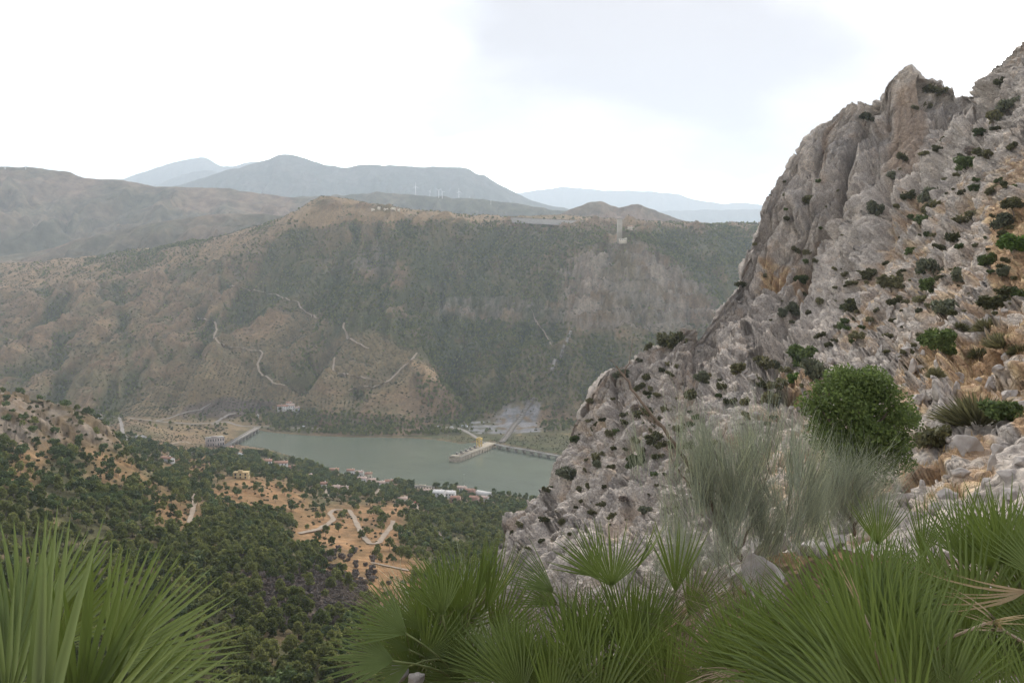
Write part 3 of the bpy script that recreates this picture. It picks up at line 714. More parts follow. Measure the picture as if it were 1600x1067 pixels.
c_ = mixc(t_, 1.0, at_.outputs['Color'], ramp(t_, noise(t_, 2.4, 9, 0.72), [(0.3, (0.50, 0.50, 0.51)), (0.7, (1.42, 1.39, 1.35))]), 'MULTIPLY')
c_ = mixc(t_, 1.0, c_, ramp(t_, noise(t_, 0.35, 6, 0.65, None, 1.0), [(0.35, (0.85, 0.85, 0.86)), (0.65, (1.13, 1.11, 1.08))]), 'MULTIPLY')
t_.links.new(c_, b_.inputs['Base Color']); b_.inputs['Roughness'].default_value = 0.95; b_.inputs['Specular IOR Level'].default_value = 0.12
tcx = N(t_, 'ShaderNodeTexCoord'); wn = N(t_, 'ShaderNodeTexNoise'); wn.inputs['Scale'].default_value = 0.6; t_.links.new(tcx.outputs['Object'], wn.inputs['Vector'])
wad = N(t_, 'ShaderNodeVectorMath', operation='MULTIPLY_ADD'); t_.links.new(wn.outputs['Color'], wad.inputs[0]); wad.inputs[1].default_value = (1.2,) * 3; t_.links.new(tcx.outputs['Object'], wad.inputs[2])
hts = []
for sc_v, st_v in ((0.55, 0.12), (1.7, 0.14)):
    vo = N(t_, 'ShaderNodeTexVoronoi', feature='DISTANCE_TO_EDGE'); vo.inputs['Scale'].default_value = sc_v; t_.links.new(wad.outputs[0], vo.inputs['Vector'])
    hts.append(mathn(t_, 'MINIMUM', mathn(t_, 'DIVIDE', vo.outputs['Distance'], st_v), 1.0))
hsum = mathn(t_, 'ADD', mathn(t_, 'ADD', mathn(t_, 'MULTIPLY', hts[0], 0.9), mathn(t_, 'MULTIPLY', hts[1], 0.5)), noise(t_, 3.5, 8, 0.7))
bump(t_, b_, hsum, 0.75, 0.3)
o = link('limestone_cliff', mesh_np('limestone_cliff', CV, grid_faces(nr, NS), m_cl, False, {'cover': ccol})); tag(o, kind='structure')
CFx, CFy, CFv, CFg = vx[NB * NS:], vy[NB * NS:], CV[NB * NS:], gm[NB * NS:]
CFn = Nn[NB * NS:]
def chit(px, py):
    """cliff point seen at a photo pixel"""
    d = (CFx - px) ** 2 + (CFy - py) ** 2
    k = np.argpartition(d, 6)[:6]
    k = k[np.argmin(CFv[k, 1])]
    return CFv[k].copy()

# ------------------------------------------------------------------ the near hillside under the camera
NG = [(-60, -10, -8), (-60, 6, -30), (-60, 40, -75), (0, -12, 0.5), (40, -12, 3), (0, 0, -1.7), (-3, 0, -2.2), (-2, 3, -2.6), (-4, 4, -5), (-3, 7, -8), (-10, 6, -12), (-14, 20, -26), (-5, 14, -16), (0, 3, -2.2), (-0.6, 4.8, -2.75), (-0.7, 6.5, -4.8), (0.6, 5, -2.75), (0.8, 7, -3.9), (0, 10, -8.5), (2.5, 4, -1.85), (4, 3, -1.6), (1.6, 6.5, -3.1), (3, 9, -3.4), (2.1, 11, -4.6), (2, 15, -9), (5, 8, -3.3), (7.5, 12, -4.5), (10, 11, -3.5), (13, 14, -3.6), (6, 15, -7), (10, 17, -6.3), (12, 22, -10), (4, 22, -13), (6, 33, -19), (14, 33, -15), (22, 33, -9), (16, 12, -2.8), (9, 6, -2.0), (20, 3, -0.5), (0, 30, -24), (-6, 40, -36), (30, 20, -4)]
ng = np.array(NG, float)
nfit = tps_fit(ng[:, :2] / 10, ng[:, 2], 1e-3)
ex, ey = np.meshgrid(np.concatenate([np.linspace(-22, -4, 40, endpoint=False), np.linspace(-4, 14, 250), np.linspace(14.2, 30, 60)]), np.concatenate([np.linspace(-6, 1, 20, endpoint=False), np.linspace(1, 20, 260), np.linspace(20.3, 34, 60)]))
E = np.stack([ex.ravel(), ey.ravel()], -1)
ez = tps_eval(nfit, E / 10) + CAMZ
E3 = np.concatenate([E, ez[:, None]], 1)
f1, f2, ci = voro(E3 / [0.8, 0.8, 0.8], 201)
f1b, f2b, cib = voro(E3 / 0.3, 202)
ez += fbm(E3 / 2.5, 4, 203) * 0.35 + (ci - 0.5) * 0.35 * sstep(0.0, 0.15, f2 - f1) + (cib - 0.5) * 0.16 + fbm(E3 / 0.4, 3, 204) * 0.05
E3[:, 2] = ez
nzz = fbm(E3 / 1.1, 4, 205) + 0.5 * (ci - 0.5)
ecol = np.where((nzz > 0.15)[:, None], np.array((0.40, 0.34, 0.30)), np.where((nzz > -0.2)[:, None], np.array((0.20, 0.145, 0.10)), np.array((0.25, 0.17, 0.095))))
ecol = np.clip(ecol * (1 + 0.3 * fbm(E3 / 0.3, 3, 206))[:, None], 0.03, 0.7)
o = link('near_hillside', mesh_np('near_hillside', E3, grid_faces(*ex.shape), m_cl, False, {'cover': ecol})); tag(o, kind='structure')
def nz(x, y): return float(tps_eval(nfit, np.array([[x, y]]) / 10)[0] + CAMZ)
# ------------------------------------------------------------------ foliage
m_pine = foliage('pine_needles', (0.135, 0.175, 0.046), 0.38, 0.38, (0.205, 0.215, 0.068))
m_dark = foliage('dark_leaves', (0.095, 0.130, 0.045), 0.35, 0.2)
m_scrub = foliage('scrub_leaves', (0.095, 0.105, 0.045), 0.40, 0.25, (0.140, 0.130, 0.065))
m_olive = foliage('olive_leaves', (0.105, 0.115, 0.065), 0.25, 0.2)
m_dead = foliage('bare_twigs', (0.19, 0.155, 0.135), 0.25, 0.1)
m_bright = foliage('bright_leaves', (0.090, 0.150, 0.035), 0.2, 0.3)
m_shrub = foliage('cliff_shrub_leaves', (0.100, 0.108, 0.046), 0.4, 0.3, (0.160, 0.150, 0.080))
m_greyshrub = foliage('grey_shrub_leaves', (0.125, 0.135, 0.090), 0.25, 0.2)
m_bark = plain('bark', (0.16, 0.125, 0.10), 0.9, 0.35, 6)

def leaves(P, size, r, elong=1.6, up=0.0, nrm=None):
    """one small bent leaf quad per point"""
    n = len(P)
    a = r.normal(size=(n, 3)); a[:, 2] += up; a /= np.linalg.norm(a, axis=1, keepdims=True)
    b = r.normal(size=(n, 3)) if nrm is None else np.cross(a, nrm + 0.5 * r.normal(size=(n, 3)))
    b -= a * (a * b).sum(1, keepdims=True); b /= np.linalg.norm(b, axis=1, keepdims=True) + 1e-9
    s = size * r.uniform(0.7, 1.3, (n, 1))
    a = a * s * elong * 0.5; b = b * s * 0.5
    V = np.stack([P - a, P + b, P + a, P - b], 1).reshape(-1, 3)
    return V, np.arange(n * 4).reshape(n, 4)
def puffs(cent, rad, n, r, flat=0.85):
    """points filling rounded clumps, denser at the skin"""
    k = r.integers(0, len(cent), n)
    d = r.normal(size=(n, 3)); d /= np.linalg.norm(d, axis=1, keepdims=True)
    rr = r.uniform(0, 1, n) ** 0.38
    d[:, 2] *= flat
    return cent[k] + d * (rad[k] * rr)[:, None], d
def pine_crown(r, n, size, w=2.6, h=6.5, nc=15, base=0.34):
    c = []
    rd = []
    for i in range(nc):
        f = (i + 0.5) / nc
        z = h * (base + (0.93 - base) * f ** 0.9)
        rmax = w * math.sin(math.pi * min(1, 0.30 + 0.66 * f)) ** 0.8
        a = i * 2.4 + r.uniform(-0.5, 0.5)
        q = rmax * r.uniform(0.35, 0.8) * (1 if f < 0.92 else 0.2)
        c.append((q * math.cos(a), q * math.sin(a), z)); rd.append(w * r.uniform(0.30, 0.46))
    return puffs(np.array(c), np.array(rd), n, r, 0.72)
def dome(r, n, w, h, nc=9):
    c = [(0, 0, h * 0.5)]; rd = [min(w, h) * 0.55]
    for i in range(nc):
        a = i * 2.4 + r.uniform(-0.4, 0.4); q = w * r.uniform(0.35, 0.68)
        c.append((q * math.cos(a), q * math.sin(a), h * r.uniform(0.22, 0.66))); rd.append(min(w, h) * r.uniform(0.28, 0.46))
    return puffs(np.array(c), np.array(rd), n, r, 0.85)
def crown_mesh(name, pts, size, mat, r, elong=1.6, up=0.2):
    P, d = pts
    V, Fq = leaves(P, size, r, elong, up)
    return mesh_np(name, V, Fq, mat)
def trunk_mb(h, r0, r, bend=0.3, nb=4):
    m = MB(); z = np.linspace(0, h, 6)
    x = np.cumsum(r.uniform(-bend, bend, 6)) * 0.4; y = np.cumsum(r.uniform(-bend, bend, 6)) * 0.4; x -= x[0]; y -= y[0]
    m.tube(np.stack([x, y, z - 0.3], -1), np.linspace(r0, r0 * 0.35, 6), 6)
    for k in range(nb):
        i = 2 + k % 3; a = k * 2.2 + r.uniform(-.4, .4); L = h * 0.33
        p0 = np.array([x[i], y[i], z[i] - 0.3]); p1 = p0 + [L * math.cos(a) * .6, L * math.sin(a) * .6, L * .35]; p2 = p1 + [L * math.cos(a) * .35, L * math.sin(a) * .35, L * .4]
        m.tube([p0, p1, p2], [r0 * .45, r0 * .3, r0 * .12], 5)
    return m
pr = np.random.default_rng(21)
PINE = [(crown_mesh('pine_crown', pine_crown(pr, 1500, 0.3, w, h, nc), 0.36, m_pine, pr), trunk_mb(h * 0.8, 0.17, pr).mesh('pine_trunk', m_bark)) for w, h, nc in ((2.5, 6.4, 15), (2.9, 6.8, 18), (2.2, 7.2, 14), (2.7, 5.4, 14), (2.0, 5.6, 11))]

# prototypes for the uncountable vegetation (kept outside the scene, instanced as stuff)
def proto_coll(name, meshes):
    c = bpy.data.collections.new(name)
    for i, me in enumerate(meshes):
        o = bpy.data.objects.new('%s_%02d' % (name, i), me); c.objects.link(o)
    return c
def joined(parts, mats):
    V = []; F = []; fm = []; n = 0
    for k, (v, f) in enumerate(parts):
        V.append(v); F.append(f + n); fm.append(np.full(len(f), k)); n += len(v)
    return np.concatenate(V), np.concatenate(F), np.concatenate(fm)
def lod_tree(name, pts, size, mat, r, th=2.5, tr=0.16, elong=1.6):
    v, f = leaves(pts[0], size, r, elong, 0.2)
    m = MB(); m.tube([(0, 0, -0.6), (0, 0, th)], [tr, tr * .6], 4, False)
    V, Fq, fm = joined([(v, f), (np.concatenate(m.v), np.concatenate(m.q))], None)
    return mesh_np(name, V, Fq, [mat, m_bark], False, None, fm)
C_PINE = proto_coll('pine_kind', [lod_tree('pine_kind', pine_crown(pr, 420, 0.5, w, h, nc), 0.62, m_pine, pr) for w, h, nc in ((2.5, 6.2, 12), (2.8, 6.8, 14), (2.2, 6.8, 11), (2.6, 5.2, 11))])
C_BUSH = proto_coll('bush_kind', [lod_tree('bush_kind', dome(pr, 130, w, h, 6), 0.5, m_scrub, pr, 0.4, 0.08) for w, h in ((1.2, 1.5), (1.5, 1.4), (0.9, 1.2))])
C_BROAD = proto_coll('broadleaf_kind', [lod_tree('broadleaf_kind', (lambda q: (q[0] + [0, 0, 1.6], q[1]))(dome(pr, 420, w, h, 11)), 0.65, m_dark, pr, 2.4) for w, h in ((2.9, 5.5), (2.4, 6.5), (3.2, 5.2))])
C_OLIVE = proto_coll('olive_kind', [lod_tree('olive_kind', (lambda q: (q[0] + [0, 0, 0.7], q[1]))(dome(pr, 120, 1.6, 2.6, 6)), 0.6, m_olive, pr, 1.2, 0.12)])
C_DEAD = proto_coll('bare_scrub_kind', [lod_tree('bare_scrub_kind', dome(pr, 260, 1.7, 2.6, 8), 0.42, m_dead, pr, 1.0, 0.08, 3.2) for _ in range(2)])

def scatter(name, pts, coll, scl, rr, label=None):
    n = len(pts)
    me = bpy.data.meshes.new(name); me.vertices.add(n); me.vertices.foreach_set('co', np.ascontiguousarray(pts, np.float32).ravel())
    a = me.attributes.new('scl', 'FLOAT', 'POINT'); a.data.foreach_set('value', np.asarray(scl, np.float32))
    a = me.attributes.new('spin', 'FLOAT', 'POINT'); a.data.foreach_set('value', rr.uniform(0, 6.283, n).astype(np.float32))
    a = me.attributes.new('pick', 'INT', 'POINT'); a.data.foreach_set('value', rr.integers(0, len(coll.objects), n).astype(np.int32))
    o = link(name, me)
    g = bpy.data.node_groups.new(name, 'GeometryNodeTree')
    g.interface.new_socket('Geometry', in_out='INPUT', socket_type='NodeSocketGeometry'); g.interface.new_socket('Geometry', in_out='OUTPUT', socket_type='NodeSocketGeometry')
    gi, go = g.nodes.new('NodeGroupInput'), g.nodes.new('NodeGroupOutput')
    ci = g.nodes.new('GeometryNodeCollectionInfo'); ci.inputs['Collection'].default_value = coll; ci.inputs['Separate Children'].default_value = True; ci.inputs['Reset Children'].default_value = True
    ip = g.nodes.new('GeometryNodeInstanceOnPoints'); ip.inputs['Pick Instance'].default_value = True
    def at(nm, dt):
        k = g.nodes.new('GeometryNodeInputNamedAttribute'); k.data_type = dt; k.inputs['Name'].default_value = nm; return k.outputs['Attribute']
    cx = g.nodes.new('ShaderNodeCombineXYZ'); g.links.new(at('spin', 'FLOAT'), cx.inputs[2])
    g.links.new(gi.outputs[0], ip.inputs['Points']); g.links.new(ci.outputs[0], ip.inputs['Instance']); g.links.new(at('pick', 'INT'), ip.inputs['Instance Index'])
    g.links.new(cx.outputs[0], ip.inputs['Rotation']); g.links.new(at('scl', 'FLOAT'), ip.inputs['Scale']); g.links.new(ip.outputs[0], go.inputs[0])
    md = o.modifiers.new('scatter', 'NODES'); md.node_group = g
    tag(o, label, None, None, 'stuff')
    return o
sr = np.random.default_rng(33)
def cand(y0, y1, sp, txa=-0.90, txb=0.42):
    """jittered world grid of candidate spots"""
    ys = np.arange(y0, y1, sp); L = []
    for y in ys:
        xs = np.arange(y * txa, y * txb, sp); L.append(np.stack([xs + sr.uniform(-.48, .48, len(xs)) * sp, y + sr.uniform(-.48, .48, len(xs)) * sp], -1))
    p = np.concatenate(L); z = terr(p[:, 0], p[:, 1]); w = np.concatenate([p, z[:, None]], 1)
    x, y, _ = proj(w)
    k = (poly_sd(w[:, 0], w[:, 1], LAKE) > 3.0) & (x > -310) & (x < 1260) & (y < 1300)
    return w[k], x[k], y[k]
# roads and tracks in photo pixels (drawn later); trees keep off them
ROADS = [('country_road', 4.6, 1000, [(186, 652), (190, 665), (192, 678), (199, 688), (214, 692)]), ('shore_road', 5.0, 1000, [(200, 653), (250, 659), (300, 663), (335, 661), (352, 652), (368, 646)]), ('lake_road', 5.0, 1200, [(330, 664), (352, 659), (375, 666), (398, 667), (420, 667)]),
         ('lake_road', 5.0, 1200, [(455, 669), (480, 669), (500, 670)]), ('lake_road', 6.0, 1200, [(680, 669), (700, 668), (722, 671), (738, 680), (752, 690), (768, 694)]),
         ('hill_track', 4.2, 1300, [(305, 497), (335, 505), (339, 515), (334, 527), (345, 540), (375, 545), (405, 550), (411, 553), (402, 570), (405, 583), (425, 598), (445, 604)]),
         ('hill_track', 4.2, 1300, [(360, 448), (385, 454), (420, 461), (445, 466), (452, 471), (466, 473), (470, 484), (495, 499)]), ('hill_track', 4.5, 1300, [(538, 506), (536, 515), (545, 530), (560, 541), (576, 549)]),
         ('hill_track', 4.2, 1300, [(652, 553), (640, 566), (625, 580), (605, 598), (585, 606), (545, 612)]), ('hill_track', 3.5, 1300, [(523, 560), (520, 580), (535, 588), (560, 590), (590, 596)]), ('hill_track', 3.0, 1300, [(830, 490), (838, 505), (850, 520), (862, 540)]),
         ('dirt_track', 3.6, 300, [(468, 835), (495, 829), (512, 820), (522, 812), (515, 803), (522, 797), (545, 797), (552, 808), (566, 836), (578, 851), (590, 851), (600, 838), (613, 822), (614, 815)]), ('dirt_track', 2.6, 300, [(302, 772), (304, 788), (300, 803), (296, 818)]),
         ('dirt_track', 2.6, 300, [(530, 895), (550, 900), (570, 906)]), ('dirt_track', 2.4, 300, [(580, 880), (605, 885), (640, 893)]), ('village_lane', 3.4, 500, [(512, 775), (508, 762), (516, 756)]), ('village_lane', 3.4, 500, [(588, 772), (596, 762), (600, 752)]), ('village_lane', 3.2, 500, [(625, 778), (650, 790), (655, 805)]),
         ('village_lane', 3.2, 500, [(680, 825), (688, 840), (692, 850)]), ('village_lane', 3.6, 500, [(246, 700), (268, 694), (290, 690), (296, 693)]), ('village_lane', 3.2, 600, [(600, 750), (640, 753), (690, 757), (720, 760)]), ('lakeside_road', 3.0, 1200, [(240, 658), (262, 655), (280, 648), (318, 640), (330, 633)])]
RPX = [r_[3] for r_ in ROADS]
def road_clear(x, y, w=4):
    m = np.ones(len(x), bool)
    for ln in RPX: m &= line_d(x, y, ln) > w
    return m
# -- near forest (this side of the lake)
w, x, y = cand(190, 1080, 4.4)
wob = fbm(w / 70, 3, 71); 
den = np.full(len(w), 0.22)
def setd(poly, v, soft=10):
    global den
    m = pm(x + wob * 14, y + wob * 8, poly, soft); den = den * (1 - m) + v * m
setd([(-100, 715), (90, 700), (180, 760), (330, 755), (480, 830), (500, 870), (620, 960), (620, 1400), (-100, 1400)], 0.95)
setd([(330, 690), (520, 720), (660, 745), (830, 765), (860, 1000), (640, 880), (620, 800), (480, 760), (330, 720)], 0.62)
setd([(640, 775), (830, 790), (860, 1000), (640, 870)], 0.88)
for o_ in ORANGE[:3]: setd(o_, 0.12, 9)
for o_ in ORANGE[3:]: setd(o_, 0.25, 8)
setd([(-100, 590), (0, 605), (90, 625), (180, 662), (180, 700), (60, 705), (-100, 700)], 0.10)
setd([(390, 905), (470, 890), (570, 905), (560, 960), (480, 985), (400, 970)], 0.28, 6)
setd([(360, 690), (420, 690), (510, 722), (540, 750), (420, 712), (360, 700)], 0.97, 4)
setd([(640, 738), (700, 752), (800, 765), (840, 785), (780, 775), (640, 757)], 0.6, 3)
gap = fbm(w / 28, 3, 73)
den = den * (1 - 0.8 * sstep(0.05, 0.35, gap))
keep = (sr.uniform(0, 1, len(w)) < den) & road_clear(x, y, 3.5)
VILL = [(205, 705), (275, 705), (300, 715), (230, 730)]
HSPOTS = []   # filled by the house list: (px, py, clear radius in px)
# ------------------------------------------------------------------ house list (photo pixel of the base, size in metres); used to keep trees clear, built below
HOUSES = [
 # px, py, w, d, h, rot, roof, wall, label
 (336, 697, 24, 13, 13, 0.55, 'flat', 'conc', 'large grey-pink power house block beside the road bridge', 'power_house'),
 (359, 705, 10, 8, 6, 0.5, 'gable', 'white', 'white gabled house just right of the grey power house block', 'house'),
 (417, 727, 13, 9, 6, 0.25, 'gable', 'white', 'white villa, left of the pair in front of the lakeside trees', 'villa'),
 (439, 730, 18, 9, 6, 0.2, 'gable', 'white', 'long white villa with pinkish roof, right of the lakeside pair', 'villa'),
 (438, 640, 10, 9, 6, 0.3, 'gable', 'white', 'leftmost white farmhouse of the cluster on the far hillside', 'farmhouse'),
 (447, 641, 11, 9, 7, -0.2, 'gable', 'white', 'second white farmhouse from the left in the far hillside cluster', 'farmhouse'),
 (456, 641, 10, 10, 8, 0.15, 'gable', 'white', 'third and tallest white farmhouse in the far hillside cluster', 'farmhouse'),
 (464, 642, 10, 8, 6, 0.35, 'gable', 'white', 'rightmost white farmhouse of the cluster on the far hillside', 'farmhouse'),
 (452, 635, 9, 8, 6, 0.0, 'gable', 'white', 'white farmhouse at the back of the far hillside cluster', 'farmhouse'),
 (403, 654, 3.4, 3.4, 6.5, 0.2, 'flat', 'white', 'small white tower hut above the road at the lake head', 'tower_hut'),
 (522, 738, 14, 8, 4.5, 0.15, 'gable', 'brick', 'low house with brick red roof at the near lake shore', 'house'),
 (548, 740, 11, 8, 5, 0.1, 'gable', 'white', 'white house right of the brick red roof by the lake', 'house'),
 (562, 743, 11, 8, 5, -0.1, 'gable', 'white', 'white house at the lake end of the long village row', 'house'),
 (566, 753, 12, 8, 5.5, 0.1, 'gable', 'white', 'first white house of the terrace row above the forked track', 'house'),
 (580, 756, 12, 8, 5.5, 0.15, 'gable', 'white', 'second white house of the terrace row above the forked track', 'house'),
 (594, 760, 12, 8, 5.5, 0.2, 'gable', 'white', 'last white house of the terrace row, with the lane beside it', 'house'),
 (484, 752, 6, 7, 8, 0.3, 'gable', 'white', 'narrow tall white house alone among dark trees', 'house'),
 (524, 768, 10, 8, 5, 0.1, 'gable', 'cream', 'cream house with brown roof, left of the two by the lane', 'house'),
 (538, 769, 9, 8, 5, -0.1, 'gable', 'cream', 'cream house with brown roof, right of the two by the lane', 'house'),
 (571, 761, 6, 5, 3.4, 0.2, 'flat', 'white', 'small white shed below the terrace row', 'shed'),
 (377, 747, 12, 6, 5, 0.1, 'flat', 'ochre', 'ochre flat-topped building on the orange knoll', 'building'),
 (262, 722, 15, 7, 4.5, -0.5, 'gable', 'white', 'long low house with pink roof and white front on orange slope', 'house'),
 (155, 654, 9, 7, 5, 0.2, 'gable', 'white', 'white house half hidden beyond the left rocky spur', 'house'),
 (220, 687, 14, 9, 4, -0.3, 'gable', 'grey', 'grey-roofed house below the curve of the country road', 'house'),
 (662, 763, 26, 4, 3, -0.15, 'flat', 'cream', 'long low cream building along the lakeside lane', 'long_building'),
 (686, 777, 13, 10, 6, -0.15, 'gable', 'white', 'white hall at the left of the lakeside hamlet', 'hall'),
 (702, 778, 15, 10, 6.5, -0.15, 'gable', 'white', 'big white hall with pale roof in the middle of the lakeside hamlet', 'hall'),
 (722, 769, 12, 8, 6, -0.3, 'gable', 'white', 'white house with red-brown roof nearest the lake in the hamlet', 'house'),
 (735, 772, 12, 8, 5, -0.3, 'gable', 'brick', 'house with red-brown roof between white hall and long white shed', 'house'),
 (757, 774, 20, 7, 4, -0.55, 'barrel', 'white', 'long white round-roofed shed in the lakeside hamlet', 'long_shed'),
 (741, 784, 11, 8, 5, -0.4, 'gable', 'brick', 'red-brown roofed house in front of the long white shed', 'house'),
 (757, 783, 10, 7, 4.5, -0.4, 'gable', 'white', 'white house at the right end of the lakeside hamlet', 'house'),
 (629, 786, 9, 7, 4.5, 0.3, 'gable', 'cream', 'cream house at the top of the orange field', 'house'),
 (608, 757, 11, 8, 5, 0.2, 'gable', 'white', 'white house behind the end of the terrace row', 'house'),
 (620, 765, 10, 8, 5, 0.1, 'gable', 'brick', 'red-brown roofed house between terrace row and cream long building', 'house'),
 (576, 745, 10, 7, 5, 0.1, 'gable', 'cream', 'cream house on the lake side of the terrace row', 'house'),
 (534, 748, 9, 7, 4.5, 0.2, 'gable', 'white', 'white house just below the brick red lakeside roof', 'house'),
 (505, 762, 9, 7, 5, 0.0, 'gable', 'white', 'white house beside the lane left of the cream pair', 'house'),
 (712, 784, 11, 8, 5, -0.2, 'gable', 'brick', 'red-brown roofed house in front of the big white hall', 'house'),
 (668, 772, 10, 8, 5, -0.1, 'gable', 'cream', 'cream house left of the white halls', 'house'),
 (456, 734, 10, 7, 4.5, 0.2, 'gable', 'brick', 'low red-roofed annex right of the lakeside villas', 'house'),
 (985, 359, 12, 8, 7, 0.1, 'gable', 'cream', 'cream house on the plateau just right of the tall tower', 'house'),
]
HSPOTS += [(h[0], h[1] - 3, max(6, h[2] * 0.62)) for h in HOUSES] + [(762, 690, 20), (966, 372, 14), (805, 665, 22), (380, 680, 24), (374, 713, 8)] + [(892 - 6 * i, 520 + 12 * i, 6) for i in range(6)]
for hx, hy, hr in HSPOTS:
    keep &= ~((np.abs(x - hx) < hr) & (y > hy - hr * 0.55) & (y < hy + hr * 0.75))
w, x, y = w[keep], x[keep], y[keep]
sc_ = sr.uniform(0.5, 1.2, len(w)) * np.where((y < 770) & (w[:, 1] > 700), 1.25, 1.0)
inview = (x > 2) & (x < 760) & (y < 1065) & (y > 600) & ~((x < 340) & (y > 880)) & ~((x > 500) & (y > 930)) & ~((x > 620) & (y > 860))
near_first = np.argsort(np.where(inview, w[:, 1], 1e9))[:300]
isind = np.zeros(len(w), bool); isind[near_first] = True
def zone(px, py):
    if py > 960: return 'at the forest foot between the palms'
    if px < 340: return 'in the forest behind the left palm'
    if px < 470: return 'in the forest left of purple scrub'
    return 'below the forked dirt track'
for k in near_first:
    e_ = empty('pine_tree', w[k] - [0, 0, 0.1], sr.uniform(0, 6.28)); e_.scale = (sc_[k],) * 3
    cm, tm = PINE[int(sr.integers(0, len(PINE)))]
    link('crown', cm, e_); link('trunk', tm, e_)
    szw = 'small' if sc_[k] < .72 else ('middling' if sc_[k] < .97 else 'big'); dpw = 'front' if w[k, 1] < 235 else ('middle' if w[k, 1] < 265 else 'back')
    tag(e_, '%s round-crowned pine, %s rows, %s' % (szw, dpw, zone(x[k], y[k])), 'pine tree', 'pines of the valley forest')
rest = ~isind
broad = rest & (((y < 800) & (sr.uniform(0, 1, len(w)) < 0.55)) | (sr.uniform(0, 1, len(w)) < 0.12))
pinr = rest & ~broad
scatter('pine_forest', w[pinr], C_PINE, sc_[pinr], sr, 'far pine forest of the valley side merging into one mass')
scatter('broadleaf_wood', w[broad], C_BROAD, sc_[broad] * 0.95, sr, 'dark broadleaf trees of the lake shore merging into one mass')
# -- low scrub and bare bushes this side
w2, x2, y2 = cand(190, 1250, 3.6)
g2 = fbm(w2 / 40, 3, 79)
d2 = 0.30 + 0.25 * g2
for o_ in ORANGE[:3]: d2 = d2 * (1 - 0.75 * pm(x2, y2, o_, 6))
k2 = (sr.uniform(0, 1, len(w2)) < d2) & road_clear(x2, y2, 3)
purple = pm(x2, y2, [(390, 900), (470, 885), (575, 905), (560, 965), (480, 988), (400, 975)], 14) + 0.25 * pm(x2, y2, [(330, 860), (600, 870), (600, 980), (330, 980)], 20)
dk = sr.uniform(0, 1, len(w2)) < purple * 0.75
sp2 = pm(x2, y2, [(-100, 590), (180, 655), (200, 720), (-100, 720)], 8)
k2 = k2 & ~dk
scatter('valley_scrub', w2[k2], C_BUSH, sr.uniform(0.5, 1.15, k2.sum()), sr, 'low scrub bushes scattered over the near valley side')
scatter('bare_scrub', w2[dk], C_DEAD, sr.uniform(0.7, 1.2, dk.sum()), sr, 'leafless purplish grey scrub in the valley forest')
# -- far slope
w3, x3, y3 = cand(1270, 2420, 5.6)
wb3 = fbm(w3 / 90, 3, 83); wc3 = fbm(w3 / 30, 3, 87)
fd = forest(x3 + wb3 * 16, y3 + wb3 * 10)
fd = np.maximum(fd, 1.15 * pm(x3 + wb3 * 6, y3, [(425, 655), (500, 645), (690, 655), (690, 690), (425, 682)], 5))
shore = (poly_sd(w3[:, 0], w3[:, 1], LAKE) < 26) & (x3 > 420) & (x3 < 700)
fd = np.maximum(fd, shore * 1.15)
fd = np.maximum(fd, 0.75 * pm(x3 + wb3 * 14, y3 + wb3 * 10, [(510, 440), (560, 420), (640, 455), (610, 480), (500, 500), (440, 560), (480, 480)], 8))
fd = np.maximum(fd, 0.8 * pm(x3 + wb3 * 10, y3, [(640, 600), (740, 590), (850, 620), (740, 660), (690, 660)], 8))
fd = np.maximum(fd, 0.55 * pm(x3, y3, [(840, 630), (900, 620), (900, 700), (850, 700)], 8))
prow3 = pm(x3 + wb3 * 8, y3 + wb3 * 8, [(890, 425), (930, 392), (1000, 385), (1050, 408), (1110, 458), (1130, 505), (1050, 520), (960, 530), (890, 500)], 10)
band3 = pm(x3, y3 + wb3 * 6, [(690, 470), (800, 468), (890, 480), (880, 502), (760, 500), (680, 493)], 6)
fd = np.clip(fd + 0.55 * sstep(0.0, 0.3, wet(w3[:, 0], w3[:, 1])), 0, 1)
fd = fd * (1 - 0.80 * prow3) * (1 - 0.85 * band3) * (1 - 0.75 * sstep(0.12, 0.45, wb3 + 0.5 * wc3))
scr3 = pm(x3, y3, [(735, 660), (800, 632), (842, 628), (848, 700), (790, 700), (740, 680)], 4)
oliv3 = sum(pm(x3 + wb3 * 4, y3, o_, 4) for o_ in (OLIVE1, OLIVE2, OLIVE3))
fd = fd * (1 - 0.93 * scr3) * (1 - 0.95 * np.clip(oliv3, 0, 1)) * np.where(y3 < 346, 0.12, 1)
clear3 = road_clear(x3, y3, 2.4)
for hx, hy, hr in HSPOTS: clear3 &= ~((np.abs(x3 - hx) < hr) & (np.abs(y3 - hy) < hr * 0.6))
u3 = sr.uniform(0, 1, len(w3))
kf = (u3 < fd * 1.05) & clear3
scatter('far_forest', w3[kf], C_PINE, sr.uniform(0.6, 1.2, kf.sum()), sr, 'green pine forest covering the opposite hillside and plateau rim')
sh = (0.42 + 0.5 * wc3 + 0.35 * wb3) * (1 - 0.2 * prow3) * (1 - 0.7 * scr3) * (1 - 0.85 * np.clip(oliv3, 0, 1)) * np.where(y3 < 346, 0.3, 1)
kb = ~kf & clear3 & (sr.uniform(0, 1, len(w3)) < sh)
scatter('far_scrub', w3[kb], C_BUSH, sr.uniform(0.7, 1.9, kb.sum()), sr, 'dark scrub bushes dotting the opposite brown hillside')
